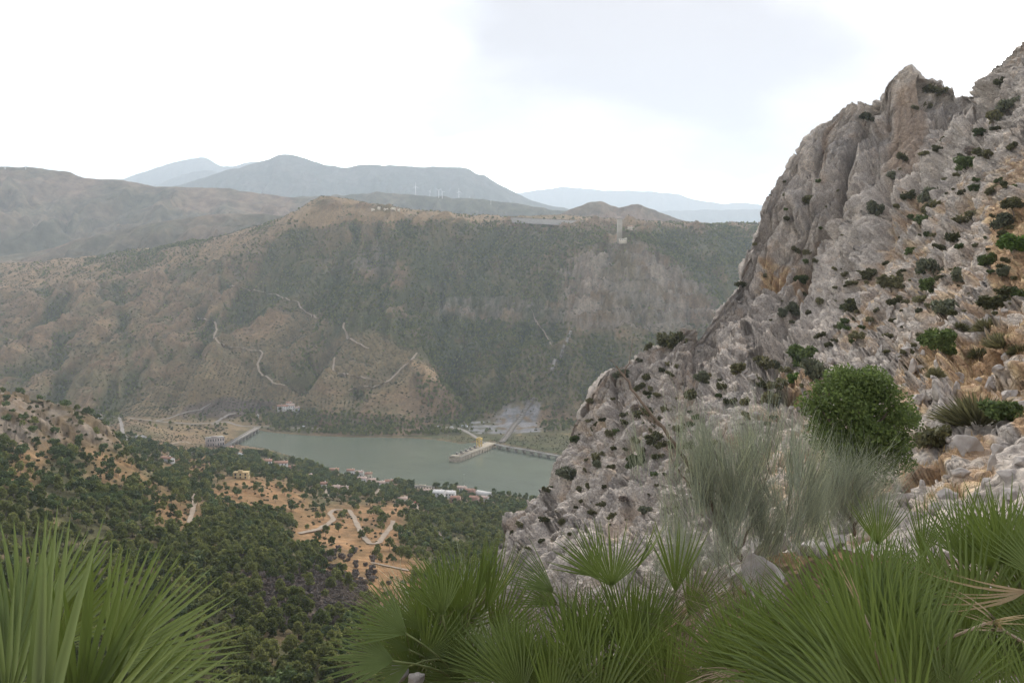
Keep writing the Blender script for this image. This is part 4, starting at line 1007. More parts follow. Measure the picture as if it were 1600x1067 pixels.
# -- olive groves in rows
L = []
for o_, ang in ((OLIVE1, 0.5), (OLIVE2, -0.35), (OLIVE3, 0.15)):
    ww = np.array([hit(a, b, 1200) for a, b in o_]); lo, hi = ww.min(0), ww.max(0); c0 = (lo + hi) / 2; s_ = max(hi[0] - lo[0], hi[1] - lo[1]) * 0.8
    gx2, gy2 = np.meshgrid(np.arange(-s_, s_, 6.5), np.arange(-s_, s_, 7.5)); q = np.stack([gx2.ravel() * math.cos(ang) - gy2.ravel() * math.sin(ang), gx2.ravel() * math.sin(ang) + gy2.ravel() * math.cos(ang)], -1) + c0[:2]
    q += sr.normal(0, 0.5, q.shape); q = q[(q[:, 1] > 1300)]; z = terr(q[:, 0], q[:, 1]); q = np.concatenate([q, z[:, None]], 1)
    a, b, _ = proj(q); kk = (poly_sd(a, b, o_) < 0) & road_clear(a, b, 2) & (sr.uniform(0, 1, len(q)) < 0.9); L.append(q[kk])
L = np.concatenate(L)
scatter('olive_grove', L, C_OLIVE, sr.uniform(0.7, 1.15, len(L)), sr, 'small grey-green olive trees planted in rows on the far hillside')
# ------------------------------------------------------------------ roads, laid just above the ground
m_asph = plain('pale_road', (0.25, 0.22, 0.19), 0.9, 0.2, 0.3)
m_dirt = plain('dirt_road', (0.30, 0.235, 0.175), 0.95, 0.2, 0.3)
m_conc = plain('concrete', (0.20, 0.175, 0.15), 0.9, 0.25, 0.25)
m_concw = plain('pale_concrete', (0.28, 0.255, 0.225), 0.9, 0.2, 0.3)
m_stone = plain('stained_stone', (0.34, 0.285, 0.215), 0.9, 0.35, 0.35)
m_tow = plain('tower_concrete', (0.40, 0.355, 0.295), 0.9, 0.15, 0.1)
m_white = plain('whitewash', (0.62, 0.59, 0.55), 0.9, 0.10, 0.6)
m_cream = plain('cream_render', (0.58, 0.50, 0.40), 0.9, 0.12, 0.6)
m_ochre = plain('ochre_render', (0.52, 0.38, 0.20), 0.9, 0.12, 0.6)
m_brick = plain('reddish_render', (0.42, 0.27, 0.21), 0.9, 0.15, 0.6)
m_grey = plain('grey_render', (0.36, 0.34, 0.33), 0.9, 0.15, 0.6)
m_pconc = plain('pinkish_concrete', (0.36, 0.30, 0.27), 0.9, 0.15, 0.4)
m_roofr = plain('clay_tiles', (0.33, 0.185, 0.13), 0.85, 0.3, 1.2)
m_roofp = plain('faded_tiles', (0.43, 0.31, 0.255), 0.85, 0.25, 1.2)
m_roofw = plain('pale_roof', (0.64, 0.60, 0.56), 0.8, 0.12, 0.8)
m_glass = plain('dark_window', (0.045, 0.05, 0.055), 0.25, 0.2, 1)
m_door = plain('door_wood', (0.16, 0.10, 0.065), 0.7, 0.2, 3)
m_yel = plain('yellow_paint', (0.62, 0.42, 0.10), 0.6, 0.12, 1)
m_steel = plain('galvanised_steel', (0.42, 0.43, 0.44), 0.5, 0.1, 2, 0.6)
m_tur = plain('turbine_white', (0.80, 0.80, 0.80), 0.5, 0.05, 1)
m_rubber = plain('tyre_rubber', (0.03, 0.03, 0.03), 0.9, 0.1, 3)
m_carw = plain('white_car_paint', (0.78, 0.78, 0.78), 0.25, 0.04, 1)
m_carg = plain('grey_car_paint', (0.28, 0.29, 0.31), 0.25, 0.04, 1)
m_carr = plain('red_car_paint', (0.38, 0.06, 0.05), 0.25, 0.04, 1)
def ribbon(name, pts, width, mat, lift=0.35, step=3.0, kind='structure', flat=False):
    pts = np.array(pts, float)
    d = np.concatenate([[0], np.cumsum(np.linalg.norm(np.diff(pts[:, :2], axis=0), axis=1))])
    n = max(6, int(d[-1] / step)); t = np.linspace(0, d[-1], n)
    c = np.stack([np.interp(t, d, pts[:, k]) for k in range(3)], -1)
    for _ in range(2):
        c[1:-1] = (c[:-2] + 2 * c[1:-1] + c[2:]) / 4
    tg = np.gradient(c[:, :2], axis=0); tg /= np.linalg.norm(tg, axis=1, keepdims=True) + 1e-9
    nn = np.stack([-tg[:, 1], tg[:, 0]], -1)
    wv = width * (1 + 0.12 * np.sin(t * 0.21 + width))
    V = []
    for s in np.linspace(-0.5, 0.5, 5):
        q = c[:, :2] + nn * (s * wv)[:, None]
        z = (terr(q[:, 0], q[:, 1]) if not flat else c[:, 2]) + lift
        V.append(np.concatenate([q, z[:, None]], 1))
    V = np.array(V)
    zc = V[:, :, 2].max(0); V[:, :, 2] = np.maximum(V[:, :, 2], zc - 0.5)        # cut into the slope like a bench
    o = link(name, mesh_np(name, V.reshape(-1, 3), grid_faces(5, n), mat, True)); tag(o, kind=kind)
    return o
for nm, wd, y0, ln in ROADS:
    ps = []
    for a, b in zip(ln[:-1], ln[1:]):
        k = max(2, int(math.hypot(b[0] - a[0], b[1] - a[1]) / 4))
        for i in range(k): ps.append((a[0] + (b[0] - a[0]) * i / k, a[1] + (b[1] - a[1]) * i / k))
    ps.append(ln[-1])
    ribbon(nm, [hit(a, b, y0) for a, b in ps], wd, m_asph if 'road' in nm else m_dirt, 0.5)
# ------------------------------------------------------------------ houses
hr_ = random.Random(5)
WALL = {'white': m_white, 'cream': m_cream, 'ochre': m_ochre, 'brick': m_brick, 'grey': m_grey, 'conc': m_pconc}
win_me = {}
def window(parent, x, y, z, w, h, side):
    key = (round(w, 1), round(h, 1))
    if key not in win_me:
        win_me[key] = (MB().box(-w / 2, w / 2, -0.06, 0.05, -h / 2, h / 2).mesh('window', m_glass), MB().box(-w / 2 - .12, w / 2 + .12, -0.16, 0.0, -h / 2 - .16, -h / 2 - .01).mesh('sill', m_concw))
    o = link('window', win_me[key][0], parent); o.location = (x, y, z); o.rotation_euler = (0, 0, side)
    s = link('sill', win_me[key][1], o)
def house(px, py, w, d, h, rot, roof, wall, label, name):
    p = hit(px, py, 420 if px < 900 else 1800)
    if name in ('house', 'hall', 'villa'): w, d, h = w * .86, d * .86, h * .9
    e = empty(name, (p[0], p[1], p[2] - 0.2), rot)
    tag(e, label, name.replace('_', ' ').replace('villa', 'house').replace('farmhouse', 'house'), 'houses of the valley' if 'house' in name or name == 'villa' else None)
    MB().box(-w / 2, w / 2, -d / 2, d / 2, -4, h).build('wall', WALL[wall], e)
    rm = m_roofr if wall == 'brick' else (m_roofp if hr_.random() < 0.6 else m_roofr)
    if wall == 'grey': rm = m_grey
    if 'hall' in name: rm = m_roofw
    m = MB()
    if roof == 'gable':
        rh = d * 0.27; o_ = 0.45
        V = [(-w / 2 - o_, -d / 2 - o_, h - .15), (w / 2 + o_, -d / 2 - o_, h - .15), (w / 2 + o_, d / 2 + o_, h - .15), (-w / 2 - o_, d / 2 + o_, h - .15), (-w / 2 - o_, 0, h + rh), (w / 2 + o_, 0, h + rh)]
        V2 = [(a, b, c + 0.22) for a, b, c in V]
        m.add(V + V2, [[6, 7, 11, 10], [8, 9, 10, 11], [0, 4, 5, 1], [2, 5, 4, 3], [0, 1, 7, 6], [2, 3, 9, 8], [0, 6, 10, 4], [4, 10, 9, 3], [1, 5, 11, 7], [5, 2, 8, 11]])
        g = MB(); g.add([(-w / 2, -d / 2, h), (-w / 2, d / 2, h), (-w / 2, 0, h + rh * .9), (w / 2, -d / 2, h), (w / 2, d / 2, h), (w / 2, 0, h + rh * .9)], t=[[0, 2, 1], [3, 4, 5]])
        g.build('gable', WALL[wall], e)
        r_o = m.build('roof', rm, e)
        MB().box(w * .22, w * .22 + .8, -.4, .4, h + rh * .4, h + rh + 1.0).build('chimney', WALL[wall], r_o)
    elif roof == 'barrel':
        k = 10; V = []
        for sx in (-w / 2, w / 2):
            for i in range(k + 1):
                a = math.pi * i / k; V.append((sx, -d / 2 * 1.03 * math.cos(a), h * .5 + d * .42 * math.sin(a)))
        q = [[i, i + 1, k + 2 + i, k + 1 + i] for i in range(k)]; m.add(V, q, [[0, i + 1, i] for i in range(1, k)] + [[k + 1, k + 1 + i, k + 2 + i] for i in range(1, k)])
        m.build('roof', m_roofw, e)
    else:
        m.box(-w / 2 - .2, w / 2 + .2, -d / 2 - .2, d / 2 + .2, h + .003, h + .35); r_o = m.build('roof', m_concw if wall != 'ochre' else m_ochre, e)
        MB().box(-w * .2, w * .1, -d * .2, d * .2, h + .36, h + 1.6).build('roof_hut', WALL[wall], r_o)
    if roof != 'barrel':
        n = max(2, int(w / 3.2)); fl = 2 if h >= 5 else 1
        for f in range(fl):
            for i in range(n):
                xx = -w / 2 + (i + .5) * w / n
                if f == 0 and i == n // 2:
                    dr = MB().box(xx - .55, xx + .55, -d / 2 - .06, -d / 2 + .02, 0.1, 2.3).build('door', m_door, e); continue
                window(e, xx, -d / 2 - .02, (f + .55) * h / fl, 1.2, 1.5 if h < 10 else 3.2, 0)
        for i in range(2):
            window(e, -w / 2 - .02, -d / 4 + i * d / 2, h * .5, 1.1, 1.4, -math.pi / 2); window(e, w / 2 + .02, -d / 4 + i * d / 2, h * .5, 1.1, 1.4, math.pi / 2)
    return e
for h_ in HOUSES: house(*h_)

# ------------------------------------------------------------------ dam road bridge at the head of the lake
def frame(p0, p1):
    d = np.array(p1) - np.array(p0); L = float(np.linalg.norm(d[:2])); return L, math.atan2(d[1], d[0])
p0, p1 = at_level([(352, 697)], 6)[0], at_level([(402, 668)], 6)[0]
L_, a_ = frame(p0, p1)
e = empty('road_bridge', (p0[0], p0[1], 0), a_); tag(e, 'long concrete road bridge crossing the head of the lake by the power house', 'bridge')
MB().box(-2, L_ + 2, -4.2, 4.2, 5.1, 6.0).build('deck', m_concw, e)
MB().box(-2, L_ + 2, -3.4, 3.4, 6.004, 6.06).build('roadway', m_asph, e)
for s in (-1, 1): MB().box(-2, L_ + 2, s * 4.05 - .15, s * 4.05 + .15, 6.003, 7.0).build('parapet', m_concw, e)
for k in range(9):
    xk = (k + .5) * L_ / 9
    MB().box(xk - 1.1, xk + 1.1, -4.9, 4.9, -5, 5.097).build('pier', m_conc, e)
MB().box(0, L_, -.8, .8, -5, 4.6).build('gate_wall', m_conc, e)
# ------------------------------------------------------------------ water intake pier with hoists and yellow gantry
q0, q1 = at_level([(768, 692)], 5)[0], at_level([(709, 716)], 5)[0]
L_, a_ = frame(q0, q1)
e = empty('intake_pier', (q0[0], q0[1], 0), a_); tag(e, 'long concrete intake pier reaching from the far shore into the lake', 'pier')
MB().box(0, L_, -7.6, 7.6, -6, 5.0).build('pier_wall', m_stone, e)
MB().box(-.3, L_ + .4, -8.1, 8.1, 5.003, 5.8).build('deck', m_stone, e)
for k in range(14): MB().box(L_ * (k + .5) / 14 - .5, L_ * (k + .5) / 14 + .5, 7.6, 8.6, -6, 4.6).build('buttress', m_stone, e)
MB().box(L_ - 8, L_ - .5, -6, 6, 5.803, 8.2).build('end_hut', m_stone, e)
for s in (-1, 1):
    m = MB()
    for k in range(20): m.box(L_ * k / 20, L_ * k / 20 + .12, s * 7.9 - .06, s * 7.9 + .06, 5.802, 6.8)
    m.box(0, L_, s * 7.9 - .05, s * 7.9 + .05, 6.803, 6.9); m.build('railing', m_steel, e)
for k in range(5):
    c = np.array([L_ * (.40 + .115 * k), -4.2, 5.8])
    hs = MB().lathe([(0.0, 0), (1.5, 0), (1.5, 2.6), (1.9, 2.7), (1.9, 3.6), (0.9, 4.4), (0, 4.5)], 10, c).build('hoist', m_concw, e)
    MB().box(c[0] - 2.2, c[0] + 2.2, c[1] + 2.0, c[1] + 3.4, 5.802, 7.1).build('gate_slot', m_conc, hs)
g = empty('gantry_crane', np.array([0, 0, 0])); M_ = Matrix.Translation((q0[0], q0[1], 0)) @ Matrix.Rotation(a_, 4, 'Z') @ Matrix.Translation((L_ * .30, -2.5, 5.8)); g.matrix_world = M_
tag(g, 'tall yellow portal gantry standing on the intake pier', 'gantry')
for sx in (-3, 3):
    for sy in (-2.4, 2.4): MB().box(sx - .5, sx + .5, sy - .5, sy + .5, 0, 10).build('leg', m_yel, g)
MB().box(-3.8, 3.8, -3.2, 3.2, 10.003, 12.4).build('top_beam', m_yel, g); MB().box(-1.6, 1.6, -2, 2, 12.403, 13.6).build('winch', m_ochre, g)
for sy in (-2.4, 2.4): MB().box(-2.49, 2.49, sy - .25, sy + .25, 5, 5.5).build('brace', m_yel, g)
# ------------------------------------------------------------------ shore viaduct right of the pier
vp = at_level([(748, 690), (775, 694), (800, 699), (825, 703), (850, 708), (878, 713)], 5)
e = empty('shore_viaduct', (vp[0][0], vp[0][1], 0)); tag(e, 'low concrete viaduct carrying the shore road right of the intake pier', 'viaduct')
o_ = np.array([vp[0][0], vp[0][1], 0])
for a, b in zip(vp[:-1], vp[1:]):
    L_, an = frame(a, b); M_ = Matrix.Translation(Vector(a - o_) - Vector((0, 0, a[2]))) @ Matrix.Rotation(an, 4, 'Z')
    MB().box(-.3, L_ + .3, -3.6, 3.6, 4.0, 5.0, M_).build('deck', m_concw, e)
    for s in (-1, 1): MB().box(-.3, L_ + .3, s * 3.45 - .12, s * 3.45 + .12, 5.003, 5.8, M_).build('parapet', m_concw, e)
    for k in range(2):
        xk = L_ * (.25 + .5 * k); MB().box(xk - .8, xk + .8, -3.3, 3.3, -6, 3.997, M_).build('pier', m_conc, e)
# ------------------------------------------------------------------ concrete chute and penstock strip up the far slope
def strip(name, px, width, label, cat, lift, y0=1280):
    P_ = np.array([hit(a, b, y0) for a, b in px]); d = np.concatenate([[0], np.cumsum(np.linalg.norm(np.diff(P_, axis=0), axis=1))]); n = int(d[-1] / 7) + 2
    t = np.linspace(0, d[-1], n); c = np.stack([np.interp(t, d, P_[:, k]) for k in range(3)], -1)
    c[:, 2] = np.maximum(terr(c[:, 0], c[:, 1]), 1); c[1:-1, 2] = (c[:-2, 2] + c[1:-1, 2] + c[2:, 2]) / 3
    e = empty(name, c[0]); tag(e, label, cat)
    for a, b in zip(c[:-1], c[1:]):
        v = Vector(b - a); L = v.length; q = v.to_track_quat('X', 'Z'); M = Matrix.Translation(Vector(a - c[0])) @ q.to_matrix().to_4x4()
        MB().box(0, L - .15, -width / 2, width / 2, -3, lift, M).build('slab', m_concw if width < 6 else m_conc, e)
        for s in (-1, 1): MB().box(0, L, s * width / 2 - .4, s * width / 2 + .4, lift - .8, lift + .9, M).build('side_wall', m_conc, e)
strip('concrete_chute', [(834, 622), (820, 640), (805, 662), (792, 682), (784, 692)], 8, 'steep pale concrete chute running down to the lake between grey rock', 'chute', 1.0)
strip('penstock_strip', [(892, 520), (882, 541), (870, 562), (862, 580)], 4.5, 'straight pale penstock strip on the green far hillside', 'penstock', 2.2)
# ------------------------------------------------------------------ surge tower on the plateau
tb = hit(968, 377, 1600)
e = empty('surge_tower', tb, 0.15); tag(e, 'tall slender tan concrete tower standing on the plateau edge', 'tower')
s_ = tb[1] / FPX; H_ = 32 * s_; W_ = 7 * s_
MB().box(-W_ / 2, W_ / 2, -W_ * .4, W_ * .4, -8, H_).build('shaft', m_tow, e)
for k in range(4): MB().box(-W_ / 2 + W_ * (k + .5) / 4 - .35, -W_ / 2 + W_ * (k + .5) / 4 + .35, -W_ * .4 - .3, -W_ * .4 + .1, 0, H_ - .5).build('rib', m_tow, e)
MB().box(-W_ / 2 - .5, W_ / 2 + .5, -W_ * .4 - .5, W_ * .4 + .5, H_ + .003, H_ + 1.2).build('cap', m_concw, e)
tb2 = hit(970, 378, 1600)
e = empty('valve_house', tb2 + [3, -13, -1], 0.1); tag(e, 'low white valve house at the foot of the tall tower', 'building')
MB().box(-8, 8, -4, 4, -6, 4).build('wall', m_cream, e); MB().box(-8.4, 8.4, -4.4, 4.4, 4.003, 4.6).build('roof', m_roofw, e); MB().box(4, 8, -3.5, 3.5, 4.603, 6.5).build('upper_room', m_cream, e)
for k in range(4): window(e, -6.5 + k * 4, -4.02, 2.6, 1.5, 1.8, 0)
# ------------------------------------------------------------------ reservoir embankment
r0, r1 = unproj(798, 340, 2095), unproj(964, 348.5, 2080)
L_, an = frame(r0, r1)
e = empty('reservoir_embankment', (r0[0], r0[1], 0), an); tag(e, 'long pale reservoir embankment along the plateau skyline left of the tower', 'embankment')
V = [(0, -16, r0[2] - 14), (L_, -16, r1[2] - 14), (L_, -2, r1[2]), (0, -2, r0[2]), (0, 4, r0[2]), (L_, 4, r1[2]), (0, 16, r0[2] - 14), (L_, 16, r1[2] - 14)]
MB().add(V, [[0, 1, 2, 3], [3, 2, 5, 4], [4, 5, 7, 6], [0, 3, 4, 6], [1, 7, 5, 2]]).build('bank', m_concw, e)
m = MB(); m.add([(0, -2.2, r0[2] + .004), (L_, -2.2, r1[2] + .004), (L_, -1.7, r1[2] + .004), (0, -1.7, r0[2] + .004), (0, -2.2, r0[2] + 1.2), (L_, -2.2, r1[2] + 1.2), (L_, -1.7, r1[2] + 1.2), (0, -1.7, r0[2] + 1.2)], [[0, 1, 5, 4], [1, 2, 6, 5], [2, 3, 7, 6], [3, 0, 4, 7], [4, 5, 6, 7]]); m.build('wave_wall', m_conc, e)
# ------------------------------------------------------------------ plateau trees on the skyline
BRO = [(crown_mesh('broad_crown', (lambda q: (q[0] + [0, 0, 1.4], q[1]))(dome(pr, 900, w, h, 11)), 0.42, m_dark, pr), trunk_mb(3.2, 0.2, pr).mesh('broad_trunk', m_bark)) for w, h in ((2.6, 4.8), (3.0, 4.4))]
SKYT = [(822, 343, 1.5), (836, 344, 1.3), (850, 345, 1.6), (866, 344, 1.3), (880, 345, 1.5), (896, 346, 1.6), (912, 346, 1.7), (926, 347, 1.6), (940, 348, 1.5), (955, 350, 1.5), (1000, 352, 1.6), (1014, 350, 2.0), (1030, 351, 1.9), (1047, 353, 1.7), (1081, 354, 1.6), (1090, 354, 1.3), (1101, 355, 1.7), (1110, 355, 1.5), (1122, 356, 1.2), (1133, 355, 2.0), (1141, 355, 1.8), (1143, 356, 1.4), (762, 338, 1.3), (770, 337, 1.5), (742, 336, 1.0), (715, 334, 1.0), (696, 332, 0.9)]
ORD = ['first', 'second', 'third', 'fourth', 'fifth', 'sixth', 'seventh', 'eighth', 'ninth', 'tenth', 'eleventh', 'twelfth', 'thirteenth', 'fourteenth', 'fifteenth', 'sixteenth', 'seventeenth', 'eighteenth', 'nineteenth', 'twentieth']
ORD += ['twenty-' + o for o in ORD[:9]] + ['thirtieth'] + ['thirty-' + o for o in ORD[:9]] + ['fortieth'] + ['forty-' + o for o in ORD[:9]]
cn = {}
for px, py, s in sorted(SKYT):
    zn = 'the reservoir embankment skyline' if 800 < px < 962 else ('the mesa skyline left of the embankment' if px < 800 else ('the wooded rim right of the tower' if px < 1060 else 'the open plateau skyline beside the cliff'))
    cn[zn] = cn.get(zn, 0) + 1
    Yq = 2190 if 800 < px < 962 else 2170
    p = unproj(px, py, Yq); z = terr(p[0], p[1]); p[2] = max(min(p[2], z + 3), z) if not 800 < px < 962 else p[2] - 3
    if 800 < px < 962: p[1] = 2165 + 10; p = unproj(px, py, p[1]); p[2] = terr(p[0], p[1])
    e = empty('skyline_tree', p, s * 3); e.scale = (s * 0.95,) * 3
    k = int(px) % 2; link('crown', BRO[k][0], e); link('trunk', BRO[k][1], e)
    tag(e, 'dark rounded tree, %s from the left along %s' % (ORD[cn[zn] - 1], zn), 'tree', 'skyline trees of the plateau')
# ------------------------------------------------------------------ ruins on the mesa
for i, (px, py, w, h) in enumerate([(583, 327, 9, 4), (592, 326, 7, 6), (603, 326, 10, 4), (614, 326, 12, 6), (622, 327, 8, 5)]):
    p = hit(px, py + 2, 1900); e = empty('ruined_wall', p - [0, 0, .5], 0.2 * i)
    tag(e, 'pale ruined stone building, %s from the left on the mesa top' % ORD[i], 'ruin', 'ruins on the mesa top')
    for k, (x0, x1, yy, hh) in enumerate([(-w / 2, w / 2, -2.5, h), (-w / 2, w * .2, 2.5, h * .7)]):
        n = 6; V = []
        for j in range(n + 1):
            xx = x0 + (x1 - x0) * j / n; zt = hh * hr_.uniform(.6, 1.1); V += [(xx, yy - .4, -3), (xx, yy + .4, -3), (xx, yy + .4, zt), (xx, yy - .4, zt)]
        q = [[4 * j + a, 4 * j + 4 + a, 4 * j + 4 + (a + 1) % 4, 4 * j + (a + 1) % 4] for j in range(n) for a in range(4)]
        MB().add(V, q + [[0, 1, 2, 3], [4 * n + 3, 4 * n + 2, 4 * n + 1, 4 * n]]).build('broken_wall', m_cream, e)
# ------------------------------------------------------------------ wind turbines
def turbine(px, pyb, pyt, surf, label, ph):
    S = surf.reshape(-1, 3); n = len(S) // 2 + surf.shape[1] * 2
    F_ = S[:n]; a, b, _ = proj(F_); k = np.argmin((a - px) ** 2 + (b - pyb) ** 2); p = F_[k]
    h = (pyb - pyt) * p[1] / FPX * 0.80; e = empty('wind_turbine', p, 0.3); tag(e, label, 'wind turbine', 'wind turbines on the far hills')
    MB().tube([(0, 0, -4), (0, 0, h * .5), (0, 0, h)], [h * .036, h * .03, h * .022], 8).build('mast', m_tur, e)
    MB().box(-h * .03, h * .03, -h * .06, h * .06, h, h * 1.05).build('nacelle', m_tur, e)
    hb_ = MB().lathe([(0, -.02 * h), (.03 * h, -.01 * h), (.03 * h, .02 * h), (0, .035 * h)], 8).build('hub', m_tur, e); hb_.location = (0, -h * .08, h * 1.025); hb_.rotation_euler = (math.pi / 2, 0, 0)
    for i in range(3):
        a = ph + i * 2.094; L = h * .5
        bl = MB().add([(-.016 * h, -.008 * h, 0), (.016 * h, -.008 * h, 0), (.016 * h, .008 * h, 0), (-.016 * h, .008 * h, 0), (-.03 * h, -.006 * h, L * .25), (.014 * h, -.006 * h, L * .25), (.014 * h, .006 * h, L * .25), (-.03 * h, .006 * h, L * .25), (-.004 * h, -.002 * h, L), (.004 * h, -.002 * h, L), (.004 * h, .002 * h, L), (-.004 * h, .002 * h, L)],
                      [[0, 1, 5, 4], [1, 2, 6, 5], [2, 3, 7, 6], [3, 0, 4, 7], [4, 5, 9, 8], [5, 6, 10, 9], [6, 7, 11, 10], [7, 4, 8, 11], [8, 9, 10, 11]]).build('blade', m_tur, e)
        bl.location = (0, -h * .085, h * 1.025); bl.rotation_euler = (0, a, 0)
for i, (a, b, c) in enumerate([(651, 304, 288), (672, 304, 294), (686, 310, 296), (691, 310, 297), (717, 311, 297), (734, 312, 307), (768, 320, 313)]):
    turbine(a, b, c, RG, 'white wind turbine, %s from the left below the blue mountain' % ORD[i], i * .5)
for i, (a, b, c) in enumerate([(8, 265, 250), (24, 265, 250), (40, 265, 251)]):
    turbine(a, b, c, RB, 'white wind turbine, %s from the left on the brown hill crest' % ORD[i], i * .7)
# ------------------------------------------------------------------ vehicles
def vehicle(px, py, y0, name, L, W, H, mat, rot, label, z=None):
    p = hit(px, py, y0) if z is None else at_level([(px, py)], z)[0]
    e = empty(name, p + [0, 0, .55 if z is None else .02], rot); tag(e, label, name.replace('_', ' ').replace('parked ', ''), 'vehicles in the valley')
    if name == 'parked_bus':
        bd = MB().box(-L / 2, L / 2, -W / 2, W / 2, .45, H).build('body', mat, e)
        for s in (-1, 1): MB().box(-L / 2 + .5, L / 2 - .4, s * (W / 2 + .01) - .02, s * (W / 2 + .01) + .02, H * .5, H * .82).build('window', m_glass, e)
    else:
        V = []; prof = [(-.5, .28), (-.5, .58), (-.44, .62), (-.34, .98), (.12, 1.0), (.27, .66), (.47, .56), (.5, .30)]
        for s in (-1, 1): V += [(a * L, s * W / 2 * (.86 if b > .7 else 1), b * H) for a, b in prof]
        n = 8; q = [[i, (i + 1) % n, n + (i + 1) % n, n + i] for i in range(n)]
        q += [[0, 7, 6, 1], [1, 6, 5, 2], [2, 5, 4, 3], [8, 9, 14, 15], [9, 10, 13, 14], [10, 11, 12, 13]]
        MB().add(V, q).build('body', mat, e)
        for s in (-1, 1): MB().box(-.30 * L, .14 * L, s * W * .455 - .03, s * W * .455 + .03, .68 * H, .92 * H).build('window', m_glass, e)
    for sx in (-.32, .32):
        for sy in (-1, 1):
            wv_ = MB().lathe([(0, -.1), (.33, -.1), (.33, .1), (0, .1)], 10).build('wheel', m_rubber, e); wv_.location = (sx * L, sy * (W / 2 - .08), .33); wv_.rotation_euler = (math.pi / 2, 0, 0)
vehicle(726, 668, 1200, 'parked_bus', 11, 2.5, 3.1, m_carw, -.5, 'white bus parked on the far shore road above the tree clump')
vehicle(706, 668, 1200, 'parked_car', 4.6, 1.9, 1.7, m_carw, .2, 'white car on the far shore road left of the bus')
vehicle(686, 668, 1200, 'parked_van', 5.6, 2.1, 2.3, m_carw, .1, 'white van at the left end of the far shore road lay-by')
vehicle(474, 668, 1200, 'parked_van', 5.8, 2.1, 2.4, m_carw, .05, 'white van on the lake road between two clumps of trees')
for i, (a, b) in enumerate([(375, 711), (379, 712), (383, 713)]):
    vehicle(a, b, 700, 'parked_car', 4.4, 1.8, 1.5, [m_carw, m_carw, m_carg][i], .6, '%s car, %s from the left in the small car park below the power house' % (['white', 'white', 'grey'][i], ORD[i]))
vehicle(651, 787, 500, 'parked_car', 4.3, 1.8, 1.5, m_carr, .4, 'red car on the lane above the orange field')
# ------------------------------------------------------------------ utility poles
for i, (a, b, hh, lb) in enumerate([(246, 684, 16, 'tall pale utility pole left of the road bridge'), (300, 722, 10, 'utility pole on the slope below the power house'), (725, 756, 12, 'thin utility pole at the lake edge of the hamlet'), (460, 722, 10, 'utility pole beside the right-hand lakeside villa'), (610, 762, 10, 'utility pole at the end of the terrace row'), (700, 690, 10, 'utility pole on the far shore left of the intake pier')]):
    p = hit(a, b, 500); e = empty('utility_pole', p); tag(e, lb, 'pole', 'utility poles')
    MB().tube([(0, 0, -1), (0, 0, hh)], [.22, .14], 6).build('mast', m_concw, e); MB().box(-1.3, 1.3, -.1, .1, hh - .9, hh - .7).build('crossarm', m_steel, e)
    for s in (-1.1, 0.35, 1.1): MB().lathe([(0, 0), (.12, .02), (.09, .3), (0, .34)], 6, (s, 0, hh - .697)).build('insulator', m_glass, e)
# ------------------------------------------------------------------ shrubs on the cliff, each a thing of its own
qr = np.random.default_rng(55)
def shrub_meshes(mat, n, leaf, shapes, up=0.5, elong=2.0):
    L = []
    for w, h in shapes:
        P_, d_ = dome(qr, n, w, h, 11)
        v, f = leaves(P_, leaf, qr, elong, up)
        L.append(mesh_np('shrub_foliage', v, f, mat))
    return L
SH = {'d': shrub_meshes(m_shrub, 800, 0.085, [(0.5, 0.8), (0.55, 0.7), (0.45, 0.9), (0.6, 0.6)]), 'k': shrub_meshes(m_dark, 1300, 0.07, [(0.5, 0.9), (0.52, 0.85)]),
      'g': shrub_meshes(m_greyshrub, 900, 0.07, [(0.5, 0.85), (0.45, 0.9)], 1.0, 3.0), 'b': shrub_meshes(m_bright, 1200, 0.075, [(0.5, 0.85), (0.52, 0.9)]), 'r': shrub_meshes(m_dead, 700, 0.07, [(0.5, 0.7)], 0.6, 3.0)}
def palm_ball(n, r):
    V = []; F = []
    for i in range(n):
        a = r.uniform(0, 6.283); el = math.acos(r.uniform(0.0, 0.98)); d = np.array([math.cos(a) * math.sin(el), math.sin(a) * math.sin(el), math.cos(el) * .9])
        s = np.cross(d, r.normal(size=3)); s /= np.linalg.norm(s); p0 = d * r.uniform(.15, .35); p1 = d * r.uniform(.45, .62) + [0, 0, .05]; w = r.uniform(.010, .018)
        k = len(V); V += [p0 - s * w * .6, p0 + s * w * .6, (p0 + p1) / 2 + s * w, p1, (p0 + p1) / 2 - s * w]; F += [[k, k + 1, k + 2, k + 4], [k + 4, k + 2, k + 3, k + 3]]
    F = np.array(F); q = F[::2]; t = F[1::2, :3]
    return mesh_np('palm_tuft', np.array(V), [q, t], m_shrub)
SH['p'] = [palm_ball(520, qr) for _ in range(2)]
stem_me = trunk_mb(0.55, 0.035, qr, 0.08, 5).mesh('shrub_stem', m_bark)
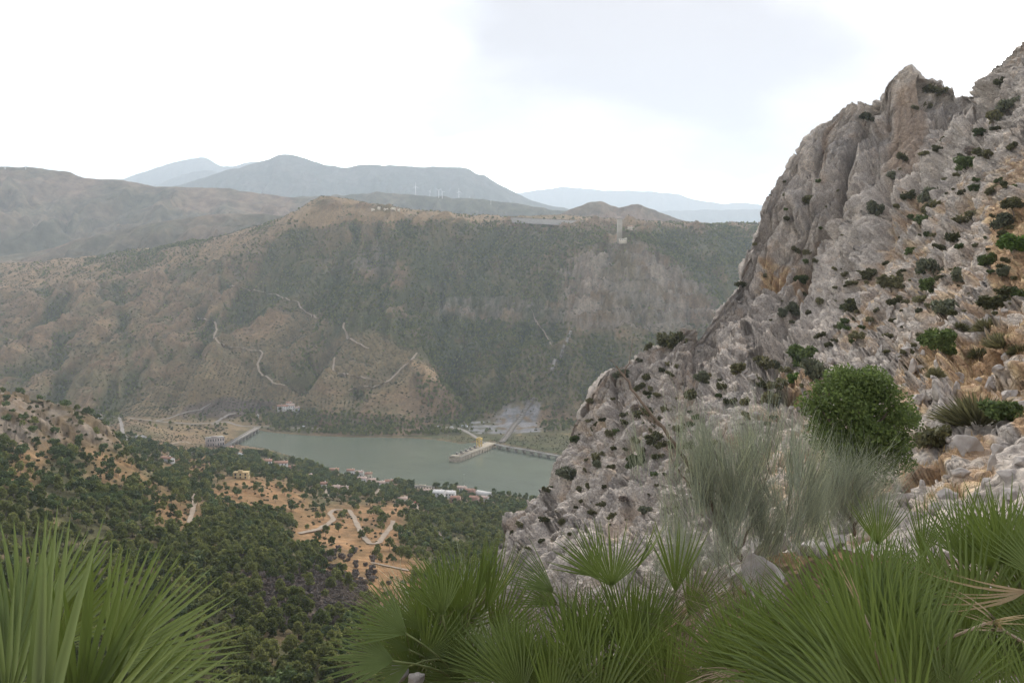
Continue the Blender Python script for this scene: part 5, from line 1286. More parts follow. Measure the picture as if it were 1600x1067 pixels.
SHRUBS = [(1264, 313, 18, 'd'), (1229, 343, 10, 'd'), (1352, 185, 18, 'g'), (1453, 134, 20, 'd'), (1473, 141, 18, 'd'), (1431, 168, 12, 'd'), (1453, 165, 12, 'd'), (1408, 249, 16, 'd'), (1392, 273, 20, 'g'), (1365, 327, 24, 'g'), (1418, 305, 20, 'd'), (1450, 305, 28, 'g'), (1462, 327, 36, 'd'), (1438, 347, 24, 'k'), (1527, 209, 16, 'k'), (1556, 200, 12, 'd'), (1551, 187, 20, 'd'), (1575, 162, 28, 'g'), (1562, 128, 20, 'd'), (1538, 150, 24, 'g'), (1482, 215, 20, 'd'), (1440, 242, 10, 'd'), (1465, 234, 14, 'd'), (1460, 259, 18, 'd'), (1499, 242, 10, 'd'), (1516, 231, 18, 'r'), (1529, 239, 20, 'd'), (1546, 242, 16, 'd'), (1539, 251, 14, 'd'), (1509, 259, 24, 'k'), (1524, 334, 20, 'd'), (1499, 349, 30, 'd'), (1489, 367, 20, 'd'), (1566, 350, 26, 'g'), (1585, 377, 40, 'b'), (1465, 384, 18, 'd'), (1499, 385, 10, 'k'), (1421, 394, 12, 'k'), (1581, 320, 22, 'd'), (1551, 296, 18, 'd'), (1502, 302, 14, 'd'), (1583, 231, 14, 'd'), (1241, 391, 12, 'd'), (1180, 380, 8, 'd'), (1259, 394, 12, 'd'),
 (1252, 436, 18, 'k'), (1156, 441, 14, 'd'), (1195, 429, 8, 'd'), (1333, 440, 20, 'd'), (1357, 425, 18, 'd'), (1392, 442, 26, 'd'), (1453, 423, 34, 'g'), (1448, 448, 26, 'k'), (1495, 434, 24, 'g'), (1470, 475, 40, 'g'), (1340, 473, 26, 'd'), (1318, 510, 18, 'k'), (1283, 520, 14, 'd'), (1338, 526, 18, 'd'), (1396, 502, 14, 'd'), (1362, 499, 12, 'd'), (1397, 470, 20, 'd'), (1436, 468, 16, 'd'), (1278, 470, 14, 'd'), (1239, 485, 20, 'g'), (1222, 490, 16, 'g'), (1251, 555, 42, 'k'), (1276, 577, 42, 'g'), (1296, 537, 14, 'd'), (1229, 578, 20, 'd'), (1247, 590, 22, 'b'), (1153, 581, 22, 'd'), (1193, 566, 26, 'd'), (1212, 571, 18, 'g'), (1195, 603, 18, 'd'), (1214, 605, 18, 'd'), (1181, 593, 16, 'd'), (1205, 627, 28, 'd'), (1099, 590, 18, 'g'), (1544, 407, 28, 'k'), (1546, 424, 10, 'k'), (1566, 424, 18, 'g'), (1549, 468, 36, 'd'), (1543, 502, 36, 'p'), (1566, 522, 52, 'p'), (1580, 448, 28, 'd'), (1590, 465, 32, 'k'), (1529, 546, 26, 'p'), (1465, 532, 38, 'k'), (1478, 549, 24, 'k'), (1463, 580, 26, 'p'), (1499, 505, 24, 'p'), (1529, 632, 84, 'p'), (1563, 640, 52, 'k'), (1458, 683, 48, 'd'), (1381, 409, 10, 'd'), (1448, 365, 10, 'k'), (1590, 540, 30, 'p'),
 (1042, 524, 28, 'd'), (1016, 542, 14, 'd'), (998, 561, 10, 'd'), (969, 584, 20, 'g'), (1015, 586, 14, 'd'), (1035, 576, 12, 'd'), (1047, 567, 12, 'd'), (1060, 571, 10, 'd'), (1047, 584, 10, 'd'), (1000, 605, 14, 'd'), (1013, 613, 12, 'd'), (993, 635, 14, 'r'), (1006, 642, 22, 'd'), (1043, 637, 16, 'd'), (976, 648, 10, 'd'), (974, 659, 10, 'd'), (941, 654, 8, 'd'), (956, 674, 14, 'd'), (932, 665, 16, 'd'), (993, 689, 12, 'd'), (957, 697, 10, 'd'), (934, 711, 16, 'd'), (954, 731, 14, 'd'), (993, 719, 24, 'k'), (932, 726, 14, 'g'), (914, 735, 8, 'd'), (883, 735, 30, 'g'), (897, 687, 14, 'k'), (854, 763, 10, 'd'), (910, 782, 10, 'd'), (940, 785, 12, 'd'), (849, 810, 14, 'd'), (811, 819, 12, 'd'), (800, 831, 8, 'd'), (925, 804, 14, 'd'), (1005, 794, 20, 'g'), (976, 778, 14, 'r'), (1057, 669, 18, 'd'), (1099, 593, 14, 'g'), (1087, 618, 24, 'd'), (1128, 603, 14, 'd'), (1165, 621, 18, 'd'), (1023, 684, 20, 'd'), (1016, 665, 14, 'd'), (1037, 699, 20, 'd'), (1077, 696, 16, 'd'), (919, 760, 10, 'd'), (956, 807, 16, 'd'), (1020, 804, 14, 'd')]
for zx0, zy0, zx1, zy1, n_, s0_, s1_ in [(1200, 260, 1360, 520, 34, 3, 9), (1400, 260, 1590, 500, 70, 4, 13), (900, 600, 1100, 820, 60, 3, 11), (1300, 420, 1450, 600, 36, 4, 13), (820, 740, 960, 860, 12, 5, 10), (1100, 560, 1300, 700, 16, 8, 16)]:
    for _ in range(n_): SHRUBS.append((qr.uniform(zx0, zx1), qr.uniform(zy0, zy1), qr.uniform(s0_, s1_), 'd' if qr.uniform() < .8 else 'k'))
def czone(px, py):
    if py < 330 and px < 1400: return 'the steep crag wall'
    if py < 330 and px < 1500: return 'the upper crag'
    if py < 290: return 'the top right skyline slope'
    if px > 1480 and py < 390: return 'the upper right grassy slope'
    if px > 1480 and py < 490: return 'the lower right grassy slope'
    if px > 1440 and py < 640: return 'the right-hand rock terraces'
    if px > 1400: return 'the rubble beside the leafy tree'
    if px < 1110 and py < 600: return 'the cliff nose crest'
    if px < 1110 and py < 660: return 'the upper cliff nose'
    if px < 1110 and py < 720: return 'the middle cliff nose'
    if px < 1110: return 'the cliff toe'
    if px < 1300 and py < 510: return 'the lower grey wall'
    if py < 460: return 'the upper plated slope'
    if py < 560 and px > 1300: return 'the lower plated slope'
    if px < 1200: return 'the left scree'
    return 'the right scree'
KN = {'d': 'dark green', 'k': 'dense blackish green', 'g': 'grey-green', 'b': 'bright green', 'r': 'bare reddish', 'p': 'spiky fan-leaved'}
rec = []
for px, py, s, k in SHRUBS:
    p = chit(px, py + s * .30)
    if p[2] > CAMZ + 200: continue
    rec.append((czone(px, py), KN[k], px, py, s, k, p))
rec.sort(key=lambda r: (r[0], r[1], r[2]))
cnt = {}
def ordw(n):
    return ORD[min(n, len(ORD) - 1)]
for zn, kn, px, py, s, k, p in rec:
    i = cnt.get((zn, kn), 0); cnt[(zn, kn)] = i + 1
    size = s * p[1] / FPX * 1.28
    me = SH[k][int(qr.integers(0, len(SH[k])))]
    szw = 'large' if s > 26 else ('small' if s < 12 else 'rounded')
    nm = 'dwarf_palm' if k == 'p' else 'shrub'
    lb = '%s %s %s on %s, %s such from left' % (szw, kn, 'dwarf palm' if k == 'p' else 'shrub', zn, ordw(i))
    e = empty(nm, p - np.array([0, 0, 0.12 * size]), qr.uniform(0, 6.28)); e.scale = (size * qr.uniform(.8, 1.45), size * qr.uniform(.8, 1.2), size * qr.uniform(.8, 1.2)); e.rotation_euler = (qr.uniform(-.25, .25), qr.uniform(-.3, .3), e.rotation_euler[2])
    link('foliage', me, e)
    if s >= 14: link('stem', stem_me, e)
    tag(e, lb, 'dwarf palm' if k == 'p' else 'shrub', 'shrubs growing on the cliff')
# ------------------------------------------------------------------ loose boulders and upright slabs
m_rock = plain('boulder_limestone', (0.40, 0.355, 0.32), 0.95, 0.35, 1.6)
def rock_mesh(r, sx, sy, sz, blocky, n=4):
    import bmesh
    bm = bmesh.new(); bmesh.ops.create_icosphere(bm, subdivisions=n, radius=1.0)
    V = np.array([v.co[:] for v in bm.verts]); F = np.array([[v.index for v in f.verts] for f in bm.faces]); bm.free()
    m = np.abs(V).max(1, keepdims=True); C_ = V / m
    V = V * (1 - blocky) + C_ * blocky * .85
    o_ = r.uniform(0, 50, 3)
    V = V * (1 + .30 * fbm(V * .9 + o_, 2, 3)[:, None])
    for _ in range(16):                                   # planar breaks
        d = r.normal(size=3); d /= np.linalg.norm(d); h = r.uniform(.45, .85); t = V @ d - h
        V = np.where((t > 0)[:, None], V - d * t[:, None] * .97, V)
    f1_, f2_, c_ = voro(V * 2.3 + o_, 9)
    V = V * (1 + .12 * (c_ - .5) + .10 * fbm(V * 2.2 + o_, 4, 5))[:, None] * [sx, sy, sz]
    return mesh_np('boulder', V, F, m_rock)
m_rock = plain('boulder_limestone', (0.32, 0.282, 0.248), 0.95, 0.4, 3.0)
ROCKM = [rock_mesh(qr, .5, .45, .42, .35) for _ in range(4)] + [rock_mesh(qr, .45, .5, .34, .6) for _ in range(3)]
SLABM = [rock_mesh(qr, .24, .3, .62, .8) for _ in range(4)]
ROCKS = [(1515, 690, 50, 0), (1548, 720, 32, 1), (1562, 698, 30, 0), (1578, 735, 36, 0), (1594, 715, 28, 0), (1540, 752, 34, 1), (1578, 765, 30, 0), (1480, 768, 36, 0), (1440, 755, 28, 1), (1412, 775, 22, 0), (1500, 735, 30, 0), (1460, 790, 24, 0), (1528, 790, 26, 1), (1590, 800, 30, 0),
         (1410, 548, 34, 1), (1386, 534, 28, 1), (1426, 566, 30, 1), (1545, 592, 26, 1), (1560, 572, 20, 0), (1396, 522, 24, 1), (1372, 548, 22, 1), (1440, 548, 24, 1), (1492, 600, 26, 1), (1508, 640, 30, 0), (1476, 610, 22, 1), (1436, 620, 24, 0), (1330, 580, 26, 1), (1575, 610, 30, 0), (1596, 630, 34, 0), (1300, 585, 22, 0)]
for zx0, zy0, zx1, zy1, n_, s0_, s1_, t_k in [(1150, 560, 1300, 640, 16, 8, 20, 0), (1000, 640, 1180, 780, 22, 8, 18, 0), (1400, 480, 1590, 640, 22, 8, 20, 0), (1400, 680, 1600, 800, 7, 8, 16, 0), (820, 770, 1000, 850, 14, 7, 14, 0), (1320, 470, 1480, 560, 14, 10, 20, 1)]:
    for _ in range(n_): ROCKS.append((qr.uniform(zx0, zx1), qr.uniform(zy0, zy1), qr.uniform(s0_, s1_), t_k))
ROCKS.sort(key=lambda r: r[0])
cnt = {}
for px, py, s, sl in ROCKS:
    p = chit(px, py + s * .2); size = s * p[1] / FPX
    zn = czone(px, py); key = (zn, sl); i = cnt.get(key, 0); cnt[key] = i + 1
    me = (SLABM if sl else ROCKM)[int(qr.integers(0, 4))]
    o = link('rock_slab' if sl else 'boulder', me); o.location = p; o.rotation_euler = (qr.uniform(-.15, .15), qr.uniform(-.1, .25), qr.uniform(0, 6.28) if not sl else qr.uniform(-.4, .4)); o.scale = (size * 1.1,) * 3
    tag(o, '%s on %s, %s such from left' % ('upright grey limestone slab' if sl else 'pale limestone boulder', zn, ordw(i)), 'rock', 'loose limestone rocks')
for i, (px, py, Y, s, lb) in enumerate([(1205, 850, 9.6, 58, 'pale rock face behind the broom stems, upper one'), (1190, 905, 8.4, 70, 'pale rock below the broom stem beside the big palm'), (1160, 900, 8.8, 44, 'smaller pale rock left of the broom stem'), (1270, 862, 10.5, 50, 'pale rock between the broom and the big palm'), (1310, 845, 11, 34, 'low pale rock under the second broom'), (625, 1050, 4.9, 34, 'small pale rock under the central palm'), (650, 1062, 4.8, 26, 'smallest pale rock under the central palm'), (1555, 940, 4.4, 60, 'rock half hidden behind the big palm at the right')]):
    p = unproj(px, py, Y); o = link('boulder', ROCKM[i % 7]); o.location = p; o.scale = (s * Y / FPX * 1.3,) * 3; o.rotation_euler = (.2 * i, .1, i * 1.1)
    tag(o, lb, 'rock', 'loose limestone rocks')
# ------------------------------------------------------------------ dry grass in the pockets of the slope
sel = np.where((CFg > .45) & (CFv[:, 1] < 95) & (CFx > 1180) & (CFx < 1640) & (CFy < 860))[0]
sel = qr.choice(sel, min(9000, len(sel)), replace=False)
gp = CFv[sel] + qr.normal(0, .05, (len(sel), 3)); hgt = qr.uniform(.12, .38, len(sel)) * np.clip(gp[:, 1] / 40, .5, 1.5); wd_ = hgt * .035
ln = np.stack([qr.normal(0, .35, len(sel)), qr.normal(0, .35, len(sel)), np.ones(len(sel))], -1); sd_ = np.stack([np.ones(len(sel)), qr.normal(0, .4, len(sel)), 0 * hgt], -1)
V = np.stack([gp - sd_ * wd_[:, None] - [0, 0, .03], gp + sd_ * wd_[:, None] - [0, 0, .03], gp + ln * hgt[:, None]], 1).reshape(-1, 3)
m_dry = foliage('dry_grass', (0.36, 0.26, 0.14), .25, .3)
o = link('dry_grass', mesh_np('dry_grass', V, np.arange(len(V)).reshape(-1, 3), m_dry)); tag(o, 'dry straw-coloured grass in the pockets of the rocky slope', kind='stuff')
# ------------------------------------------------------------------ leafy tree below the slabs
m_leafy = foliage('leafy_tree_leaves', (0.120, 0.165, 0.050), .25, .35)
TY = 21.0; tp = unproj(1335, 752, TY); sc_t = TY / FPX
e = empty('leafy_tree', tp); tag(e, 'dense round leafy green tree behind the grey broom', 'tree')
cen = []; rad = []
for i in range(46):
    a = qr.uniform(0, 6.283); f = qr.uniform(-1, 1); rr = math.sqrt(1 - f * f * .85)
    x_ = 74 * rr * math.cos(a) * qr.uniform(.6, 1); y_ = 70 * rr * math.sin(a) * qr.uniform(.6, 1); z_ = 105 + 72 * f * qr.uniform(.75, 1)
    cen.append((x_, y_, z_)); rad.append(qr.uniform(20, 34))
cen += [(0, 0, 110), (10, 0, 145), (-20, 0, 90), (20, 0, 70), (50, -20, 60), (-40, -10, 50), (-45, -20, 125), (45, -20, 130), (0, -30, 160), (-55, -20, 80), (60, -20, 95), (-30, -20, 20), (30, -20, 22), (0, -30, 40), (65, -10, 35)]; rad += [50, 42, 46, 44, 34, 34, 36, 36, 30, 36, 34, 30, 30, 34, 26]
P_, d_ = puffs(np.array(cen) * sc_t, np.array(rad) * sc_t, 26000, qr, .8)
v, f = leaves(P_, 0.052, qr, 1.8, .5); link('crown', mesh_np('crown', v, f, m_leafy), e)
m = MB(); m.tube([(0, 0, -.4), (.1, 0, .5), (.0, .1, 1.2), (.1, 0, 1.9)], [.12, .1, .08, .03], 8)
for a in range(6): m.tube([(0.05, 0, .4 + a * .12), (math.cos(a * 1.1) * .5, math.sin(a * 1.1) * .5, 1.0 + a * .1), (math.cos(a * 1.1) * .95, math.sin(a * 1.1) * .9, 1.5 + a * .12)], [.06, .04, .015], 6)
m.build('trunk', m_bark, e)
# ------------------------------------------------------------------ grey broom bushes
m_broom = foliage('broom_stems', (0.47, 0.50, 0.385), .15, .4)
m_bbark = plain('broom_bark', (0.20, 0.15, 0.115), .9, .3, 20)
def wisps(starts, dirs, lens, r, rad=.0022, bend=.25, mat=None, k=4):
    n = len(starts); V = []; 
    side = np.cross(dirs, r.normal(size=(n, 3))); side /= np.linalg.norm(side, axis=1, keepdims=True) + 1e-9; s2 = np.cross(dirs, side); s2 /= np.linalg.norm(s2, axis=1, keepdims=True) + 1e-9
    bd = r.normal(0, bend, (n, 3)); bd[:, 2] = np.abs(bd[:, 2]) * .5
    rings = []
    for j in range(k):
        t = j / (k - 1); c = starts + dirs * (lens * t)[:, None] + bd * (lens * t * t * .35)[:, None]; w = rad * (1 - .75 * t)
        rings.append(np.stack([c + side * w, c - side * w * .5 + s2 * w * .87, c - side * w * .5 - s2 * w * .87], 1))
    V = np.stack(rings, 1).reshape(-1, 3); b = np.arange(n)[:, None] * (3 * k); F = []
    for j in range(k - 1):
        for q in range(3): F.append(b + np.array([[j * 3 + q, j * 3 + (q + 1) % 3, j * 3 + 3 + (q + 1) % 3, j * 3 + 3 + q]]))
    return V, np.concatenate(F)
def broom(base, Y, trunks, region, n, lmin, lmax, label, name='broom_bush', rad=.0031, spread=.18, lean=0.0):
    bp = unproj(base[0], base[1], Y); e = empty(name, bp); tag(e, label, 'bush', 'grey broom bushes')
    pts_all = []
    for tr, r0 in trunks:
        w3_ = [unproj(a, b, Y + dy) - bp for a, b, dy in tr]; ww = []
        for p_, q_ in zip(w3_[:-1], w3_[1:]):
            for i in range(4): ww.append(p_ + (q_ - p_) * i / 4 + qr.normal(0, .008, 3))
        ww.append(w3_[-1]); MB().tube(ww, np.linspace(r0, r0 * .22, len(ww)), 7).build('branch', m_bbark, e); pts_all += ww
    st = []; dr = []; le = []
    for (cx, cy, wx_, hy_, k_) in region:
        m_ = int(n * k_); nc_ = max(4, m_ // 42)
        ca = qr.normal(0, .55, nc_) * wx_ + cx; cb_ = np.clip(qr.normal(0, .6, nc_), -.7, 1.2) * hy_ + cy; cY = qr.normal(0, .30, nc_); cl_ = qr.normal(0, spread * 1.3, (nc_, 2)); cL = qr.uniform(.6, 1.05, nc_)
        w_ = qr.integers(0, nc_, m_); a = ca[w_] + qr.normal(0, 7, m_); b = cb_[w_] + qr.normal(0, 16, m_)
        st.append(unproj(a, b, Y + cY[w_] + qr.normal(0, .05, m_))); d = np.stack([qr.normal(0, spread * .8, m_) + cl_[w_, 0] + (a - cx) / wx_ * .16 + lean, qr.normal(0, spread * .8, m_) + cl_[w_, 1], np.ones(m_)], -1)
        dr.append(d / np.linalg.norm(d, axis=1, keepdims=True)); le.append(qr.uniform(lmin, lmax, m_) * cL[w_] * Y / FPX)
    st = np.concatenate(st) - bp; V, F = wisps(st, np.concatenate(dr), np.concatenate(le), qr, rad)
    link('green_stems', mesh_np('green_stems', V, F, m_broom), e)
    return e
broom((1180, 900), 8.8, [([(1185, 905, 0), (1130, 835, 0), (1105, 775, -.1), (1070, 715, -.1), (1035, 668, -.15), (1000, 625, -.2), (975, 588, -.2), (962, 572, -.2)], .033), ([(1105, 775, -.1), (1080, 760, .1), (1060, 735, .2), (1045, 705, .2), (1038, 690, .2)], .014), ([(975, 588, -.2), (985, 560, -.2), (992, 520, -.2)], .006), ([(985, 600, -.2), (965, 575, -.3), (950, 558, -.3)], .006), ([(1035, 668, -.15), (1010, 650, -.2), (985, 610, -.2)], .007), ([(1140, 850, 0), (1128, 790, .1), (1120, 720, .2), (1135, 660, .2)], .013), ([(1150, 865, 0), (1185, 800, .2), (1200, 730, .3), (1190, 670, .3)], .014), ([(1165, 885, .1), (1225, 820, .3), (1240, 750, .4)], .013), ([(1100, 765, 0), (1130, 768, .1), (1160, 740, .2)], .014)],
      [(1100, 755, 60, 60, .20), (1150, 770, 70, 80, .26), (1205, 775, 65, 80, .26), (1235, 780, 40, 60, .12), (1075, 815, 60, 50, .10), (1180, 835, 120, 50, .18)], 2600, 50, 135, 'large wispy grey-green broom bush with one long bare brown branch leaning left')
broom((1335, 830), 11.5, [([(1335, 835, 0), (1330, 790, 0), (1335, 740, 0)], .03), ([(1335, 820, 0), (1310, 780, .1), (1300, 740, .1)], .02), ([(1335, 820, 0), (1365, 780, .1), (1375, 740, .1)], .02)],
      [(1335, 780, 60, 34, .6), (1325, 800, 70, 24, .4)], 1500, 60, 115, 'smaller wispy grey broom bush in front of the leafy tree', rad=.0026, spread=.32)
broom((715, 1080), 6.2, [([(715, 1085, 0), (705, 1010, 0), (700, 960, .1)], .016), ([(715, 1080, 0), (740, 1000, .1)], .012)], [(700, 1000, 60, 50, .6), (740, 1010, 60, 50, .4)], 1500, 40, 105, 'low tangle of grey broom stems inside the central palm', rad=.0018, spread=.6)
broom((1090, 930), 7.4, [([(1090, 935, 0), (1085, 890, 0), (1075, 850, .1)], .014)], [(1085, 900, 60, 30, 1)], 700, 40, 100, 'thin dry broom sprigs left of the leaning brown branch', rad=.0018, spread=.6)
# ------------------------------------------------------------------ dwarf fan palms in the foreground
fr = np.random.default_rng(91)
def leaf_mat(name, base, tip, under):
    m, t, b = new_mat(name)
    at_ = N(t, 'ShaderNodeAttribute', attribute_name='along'); sp_ = N(t, 'ShaderNodeSeparateColor'); t.links.new(at_.outputs['Color'], sp_.inputs[0])
    geo = N(t, 'ShaderNodeNewGeometry'); oi = N(t, 'ShaderNodeObjectInfo')
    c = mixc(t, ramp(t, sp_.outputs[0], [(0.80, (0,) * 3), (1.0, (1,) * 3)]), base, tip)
    c = mixc(t, mathn(t, 'MULTIPLY', sp_.outputs[1], 0.8), c, (0.30, 0.27, 0.08))          # a few yellowish-pale segments that paint in leaf highlights
    c = mixc(t, 1.0, c, ramp(t, geo.outputs['Random Per Island'], [(0, (.55, .58, .55)), (.7, (1.1, 1.08, 1.0)), (1, (1.6, 1.45, 1.3))]), 'MULTIPLY')  # segment tones put the fans' highlights and shaded undersides into the colour
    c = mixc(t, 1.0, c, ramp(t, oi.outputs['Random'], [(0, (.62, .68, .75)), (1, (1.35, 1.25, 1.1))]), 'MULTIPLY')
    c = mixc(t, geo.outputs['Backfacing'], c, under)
    t.links.new(c, b.inputs['Base Color']); b.inputs['Roughness'].default_value = .45; b.inputs['Specular IOR Level'].default_value = .3
    tr = N(t, 'ShaderNodeBsdfTranslucent'); t.links.new(mixc(t, 1.0, c, (1.2, 1.3, .6), 'MULTIPLY'), tr.inputs[0])
    ms = N(t, 'ShaderNodeMixShader'); ms.inputs[0].default_value = .15; t.links.new(b.outputs[0], ms.inputs[1]); t.links.new(tr.outputs[0], ms.inputs[2])
    t.links.new(ms.outputs[0], t.nodes['Material Output'].inputs[0])
    return m
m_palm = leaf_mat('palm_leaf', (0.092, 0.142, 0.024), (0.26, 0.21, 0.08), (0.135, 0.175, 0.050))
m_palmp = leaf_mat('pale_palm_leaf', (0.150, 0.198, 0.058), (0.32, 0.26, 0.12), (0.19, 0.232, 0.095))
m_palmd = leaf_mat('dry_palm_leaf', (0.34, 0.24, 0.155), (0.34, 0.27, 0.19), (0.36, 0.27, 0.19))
m_pet = plain('palm_petiole', (0.15, 0.17, 0.06), .6, .25, 15)
m_fib = plain('palm_trunk_fibre', (0.13, 0.10, 0.07), .95, .35, 12)
def frond_mesh(L, n, spread, fused, r, mat, droop=.12, cup=.22, wide=1.0, ragged=.06):
    """fan of V-folded segments fused near the hub; axis +Y, upper face +Z"""
    V = []; F = []; A = []
    da = 2 * spread / n
    st = [0.0, .22, fused, fused + (1 - fused) * .3, fused + (1 - fused) * .6, fused + (1 - fused) * .85, 1.0]
    for i in range(n):
        a = -spread + (i + .5) * da + r.normal(0, da * .10)
        li = L * (0.80 + 0.20 * math.cos(a * .8)) * (1 + r.normal(0, ragged))
        dr = droop * r.uniform(.5, 1.6); yel = r.choice([0, 0, 0, 0, 0, 0, 0, .25, .45, 1.0])
        wf = li * fused * math.tan(min(da, .5) / 2) * wide; twist = r.normal(0, .25); side = r.normal(0, .03)
        bent = r.uniform() < .05; k0 = len(V)
        for s in st:
            rr = s * li
            hw = max(rr * math.tan(min(da, .5) / 2) * wide, .0012) if s <= fused else wf * max(0.03, (1 - ((s - fused) / (1 - fused)) ** 1.7)) * (1 + .15 * (1 - s))
            z = cup * rr * (abs(a) / max(spread, .3)) * .5 - dr * li * s ** 2.4 - (li * .35 * max(0, s - .55) if bent else 0)
            aa = a + side * s * s; d = np.array([math.sin(aa), math.cos(aa), 0]); p = np.array([math.cos(aa), -math.sin(aa), 0])
            tw = twist * max(0, s - fused); fold = 1.25 * hw
            c = d * rr + [0, 0, z]; pe = p * math.cos(tw) + np.array([0, 0, 1]) * math.sin(tw)
            V += [c - pe * hw + [0, 0, fold * .5], c + [0, 0, -fold * .5], c + pe * hw + [0, 0, fold * .5]]; A += [(s, yel, 0)] * 3
        for j in range(len(st) - 1):
            b = k0 + j * 3; F += [[b, b + 1, b + 4, b + 3], [b + 1, b + 2, b + 5, b + 4]]
    return mesh_np('frond', np.array(V), np.array(F)[:, ::-1], mat, False, {'along': np.array(A)})
def place_frond(palm, root, hub, tip, Y, Yt=None, spread=1.1, n=22, roll=0., fused=.42, mat=None, droop=.10, pet=.007, cup=.22, name='frond', ragged=.06, wide=1.0):
    H = unproj(hub[0], hub[1], Y); T = unproj(tip[0], tip[1], Yt if Yt else Y)
    A = T - H; L = np.linalg.norm(A); A = A / L
    vc = np.array([0, 0, CAMZ]) - H; Nn = vc - A * (A @ vc); Nn /= np.linalg.norm(Nn)
    q = Matrix.Rotation(roll, 3, Vector(A)); Nn = np.array(q @ Vector(Nn)); X = np.cross(A, Nn)
    M = Matrix(((X[0], A[0], Nn[0], H[0]), (X[1], A[1], Nn[1], H[1]), (X[2], A[2], Nn[2], H[2]), (0, 0, 0, 1)))
    base = np.array(palm.location)
    o = link(name, frond_mesh(L, n, spread, fused, fr, mat or m_palm, droop, cup, wide, ragged), palm)
    o.matrix_local = Matrix.Translation(Vector(-base)) @ M
    R = np.array(root)
    mid = H - A * np.linalg.norm(H - R) * .45; ts = np.linspace(0, 1, 7)[:, None]
    cv = (1 - ts) ** 2 * R + 2 * ts * (1 - ts) * mid + ts ** 2 * (H + A * .012)
    Mi = np.array(M.inverted()); loc = cv @ Mi[:3, :3].T + Mi[:3, 3]
    MB().tube(loc, np.linspace(pet * 1.25, pet * .8, 7), 5).build('petiole', m_pet if mat is not m_palmd else m_palmd, o)
    return o
def palm(px, py, Y, label, trunk_h=.25, trunk_r=.07):
    p = unproj(px, py, Y); g = nz(p[0], p[1]); p[2] = min(p[2], g + 0.35) if True else g
    e = empty('fan_palm', p); tag(e, label, 'palm', 'dwarf fan palms in the foreground')
    m = MB(); m.lathe([(trunk_r * 1.1, -.9), (trunk_r * 1.15, -.1), (trunk_r, trunk_h * .5), (trunk_r * .75, trunk_h * .9), (trunk_r * .2, trunk_h)], 10)
    for i in range(26):
        a = i * 2.4; z = -.2 + (trunk_h + .15) * i / 26; m.tube([(math.cos(a) * trunk_r * .8, math.sin(a) * trunk_r * .8, z), (math.cos(a) * trunk_r * 1.5, math.sin(a) * trunk_r * 1.5, z + .07)], [.012, .004], 4)
    m.build('trunk', m_fib, e)
    return e, p + [0, 0, trunk_h * .7]
def filler(e, r_, n, x0, x1, y0, y1, Y0, Y1, ra, rb, fused=.38):
    for _ in range(n):
        hx, hy, Y = fr.uniform(x0, x1), fr.uniform(y0, y1), fr.uniform(Y0, Y1); an = fr.normal(0, .6); rr = fr.uniform(ra, rb)
        place_frond(e, r_, (hx, hy), (hx + rr * math.sin(an), hy - rr * math.cos(an)), Y, Y + fr.uniform(-.1, .12), fr.uniform(.6, .95), int(fr.integers(16, 26)), fr.uniform(-.7, .7), fused, m_palm, fr.uniform(.06, .2))
    for _ in range(max(2, n // 5)):      # hanging dead fronds
        hx, hy, Y = fr.uniform(x0, x1), fr.uniform(y0 + 10, y1), fr.uniform(Y0, Y1); an = fr.choice([-1, 1]) * fr.uniform(1.2, 2.4); rr = fr.uniform(ra, rb) * .8
        place_frond(e, r_, (hx, hy), (hx + rr * math.sin(an), hy - rr * math.cos(an)), Y - .15, None, fr.uniform(.25, .5), int(fr.integers(5, 10)), fr.uniform(-1, 1), .25, m_palmd, .35, .006, .3, 'dry_frond', .2)
# --- left palm, close to the camera
e, r_ = palm(60, 1330, 2.6, 'pale dwarf fan palm filling the lower left corner')
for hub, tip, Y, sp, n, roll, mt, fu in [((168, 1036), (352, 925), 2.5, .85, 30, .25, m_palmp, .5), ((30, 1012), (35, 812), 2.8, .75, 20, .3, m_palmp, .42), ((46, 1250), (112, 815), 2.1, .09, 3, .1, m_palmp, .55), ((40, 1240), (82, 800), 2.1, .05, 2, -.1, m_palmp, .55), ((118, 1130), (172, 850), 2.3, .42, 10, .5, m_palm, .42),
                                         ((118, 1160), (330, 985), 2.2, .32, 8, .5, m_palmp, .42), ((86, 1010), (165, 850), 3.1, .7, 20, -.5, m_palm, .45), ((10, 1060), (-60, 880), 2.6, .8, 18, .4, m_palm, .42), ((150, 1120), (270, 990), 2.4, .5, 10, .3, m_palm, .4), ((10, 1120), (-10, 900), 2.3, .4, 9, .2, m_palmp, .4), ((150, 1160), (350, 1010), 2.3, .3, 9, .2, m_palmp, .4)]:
    place_frond(e, r_, hub, tip, Y, None, sp * 1.1, n, roll, .45 if sp > .5 else .28, mt, .07, ragged=.03, wide=1.1 if sp > .5 else (1.5 if sp > .2 else 2.2))
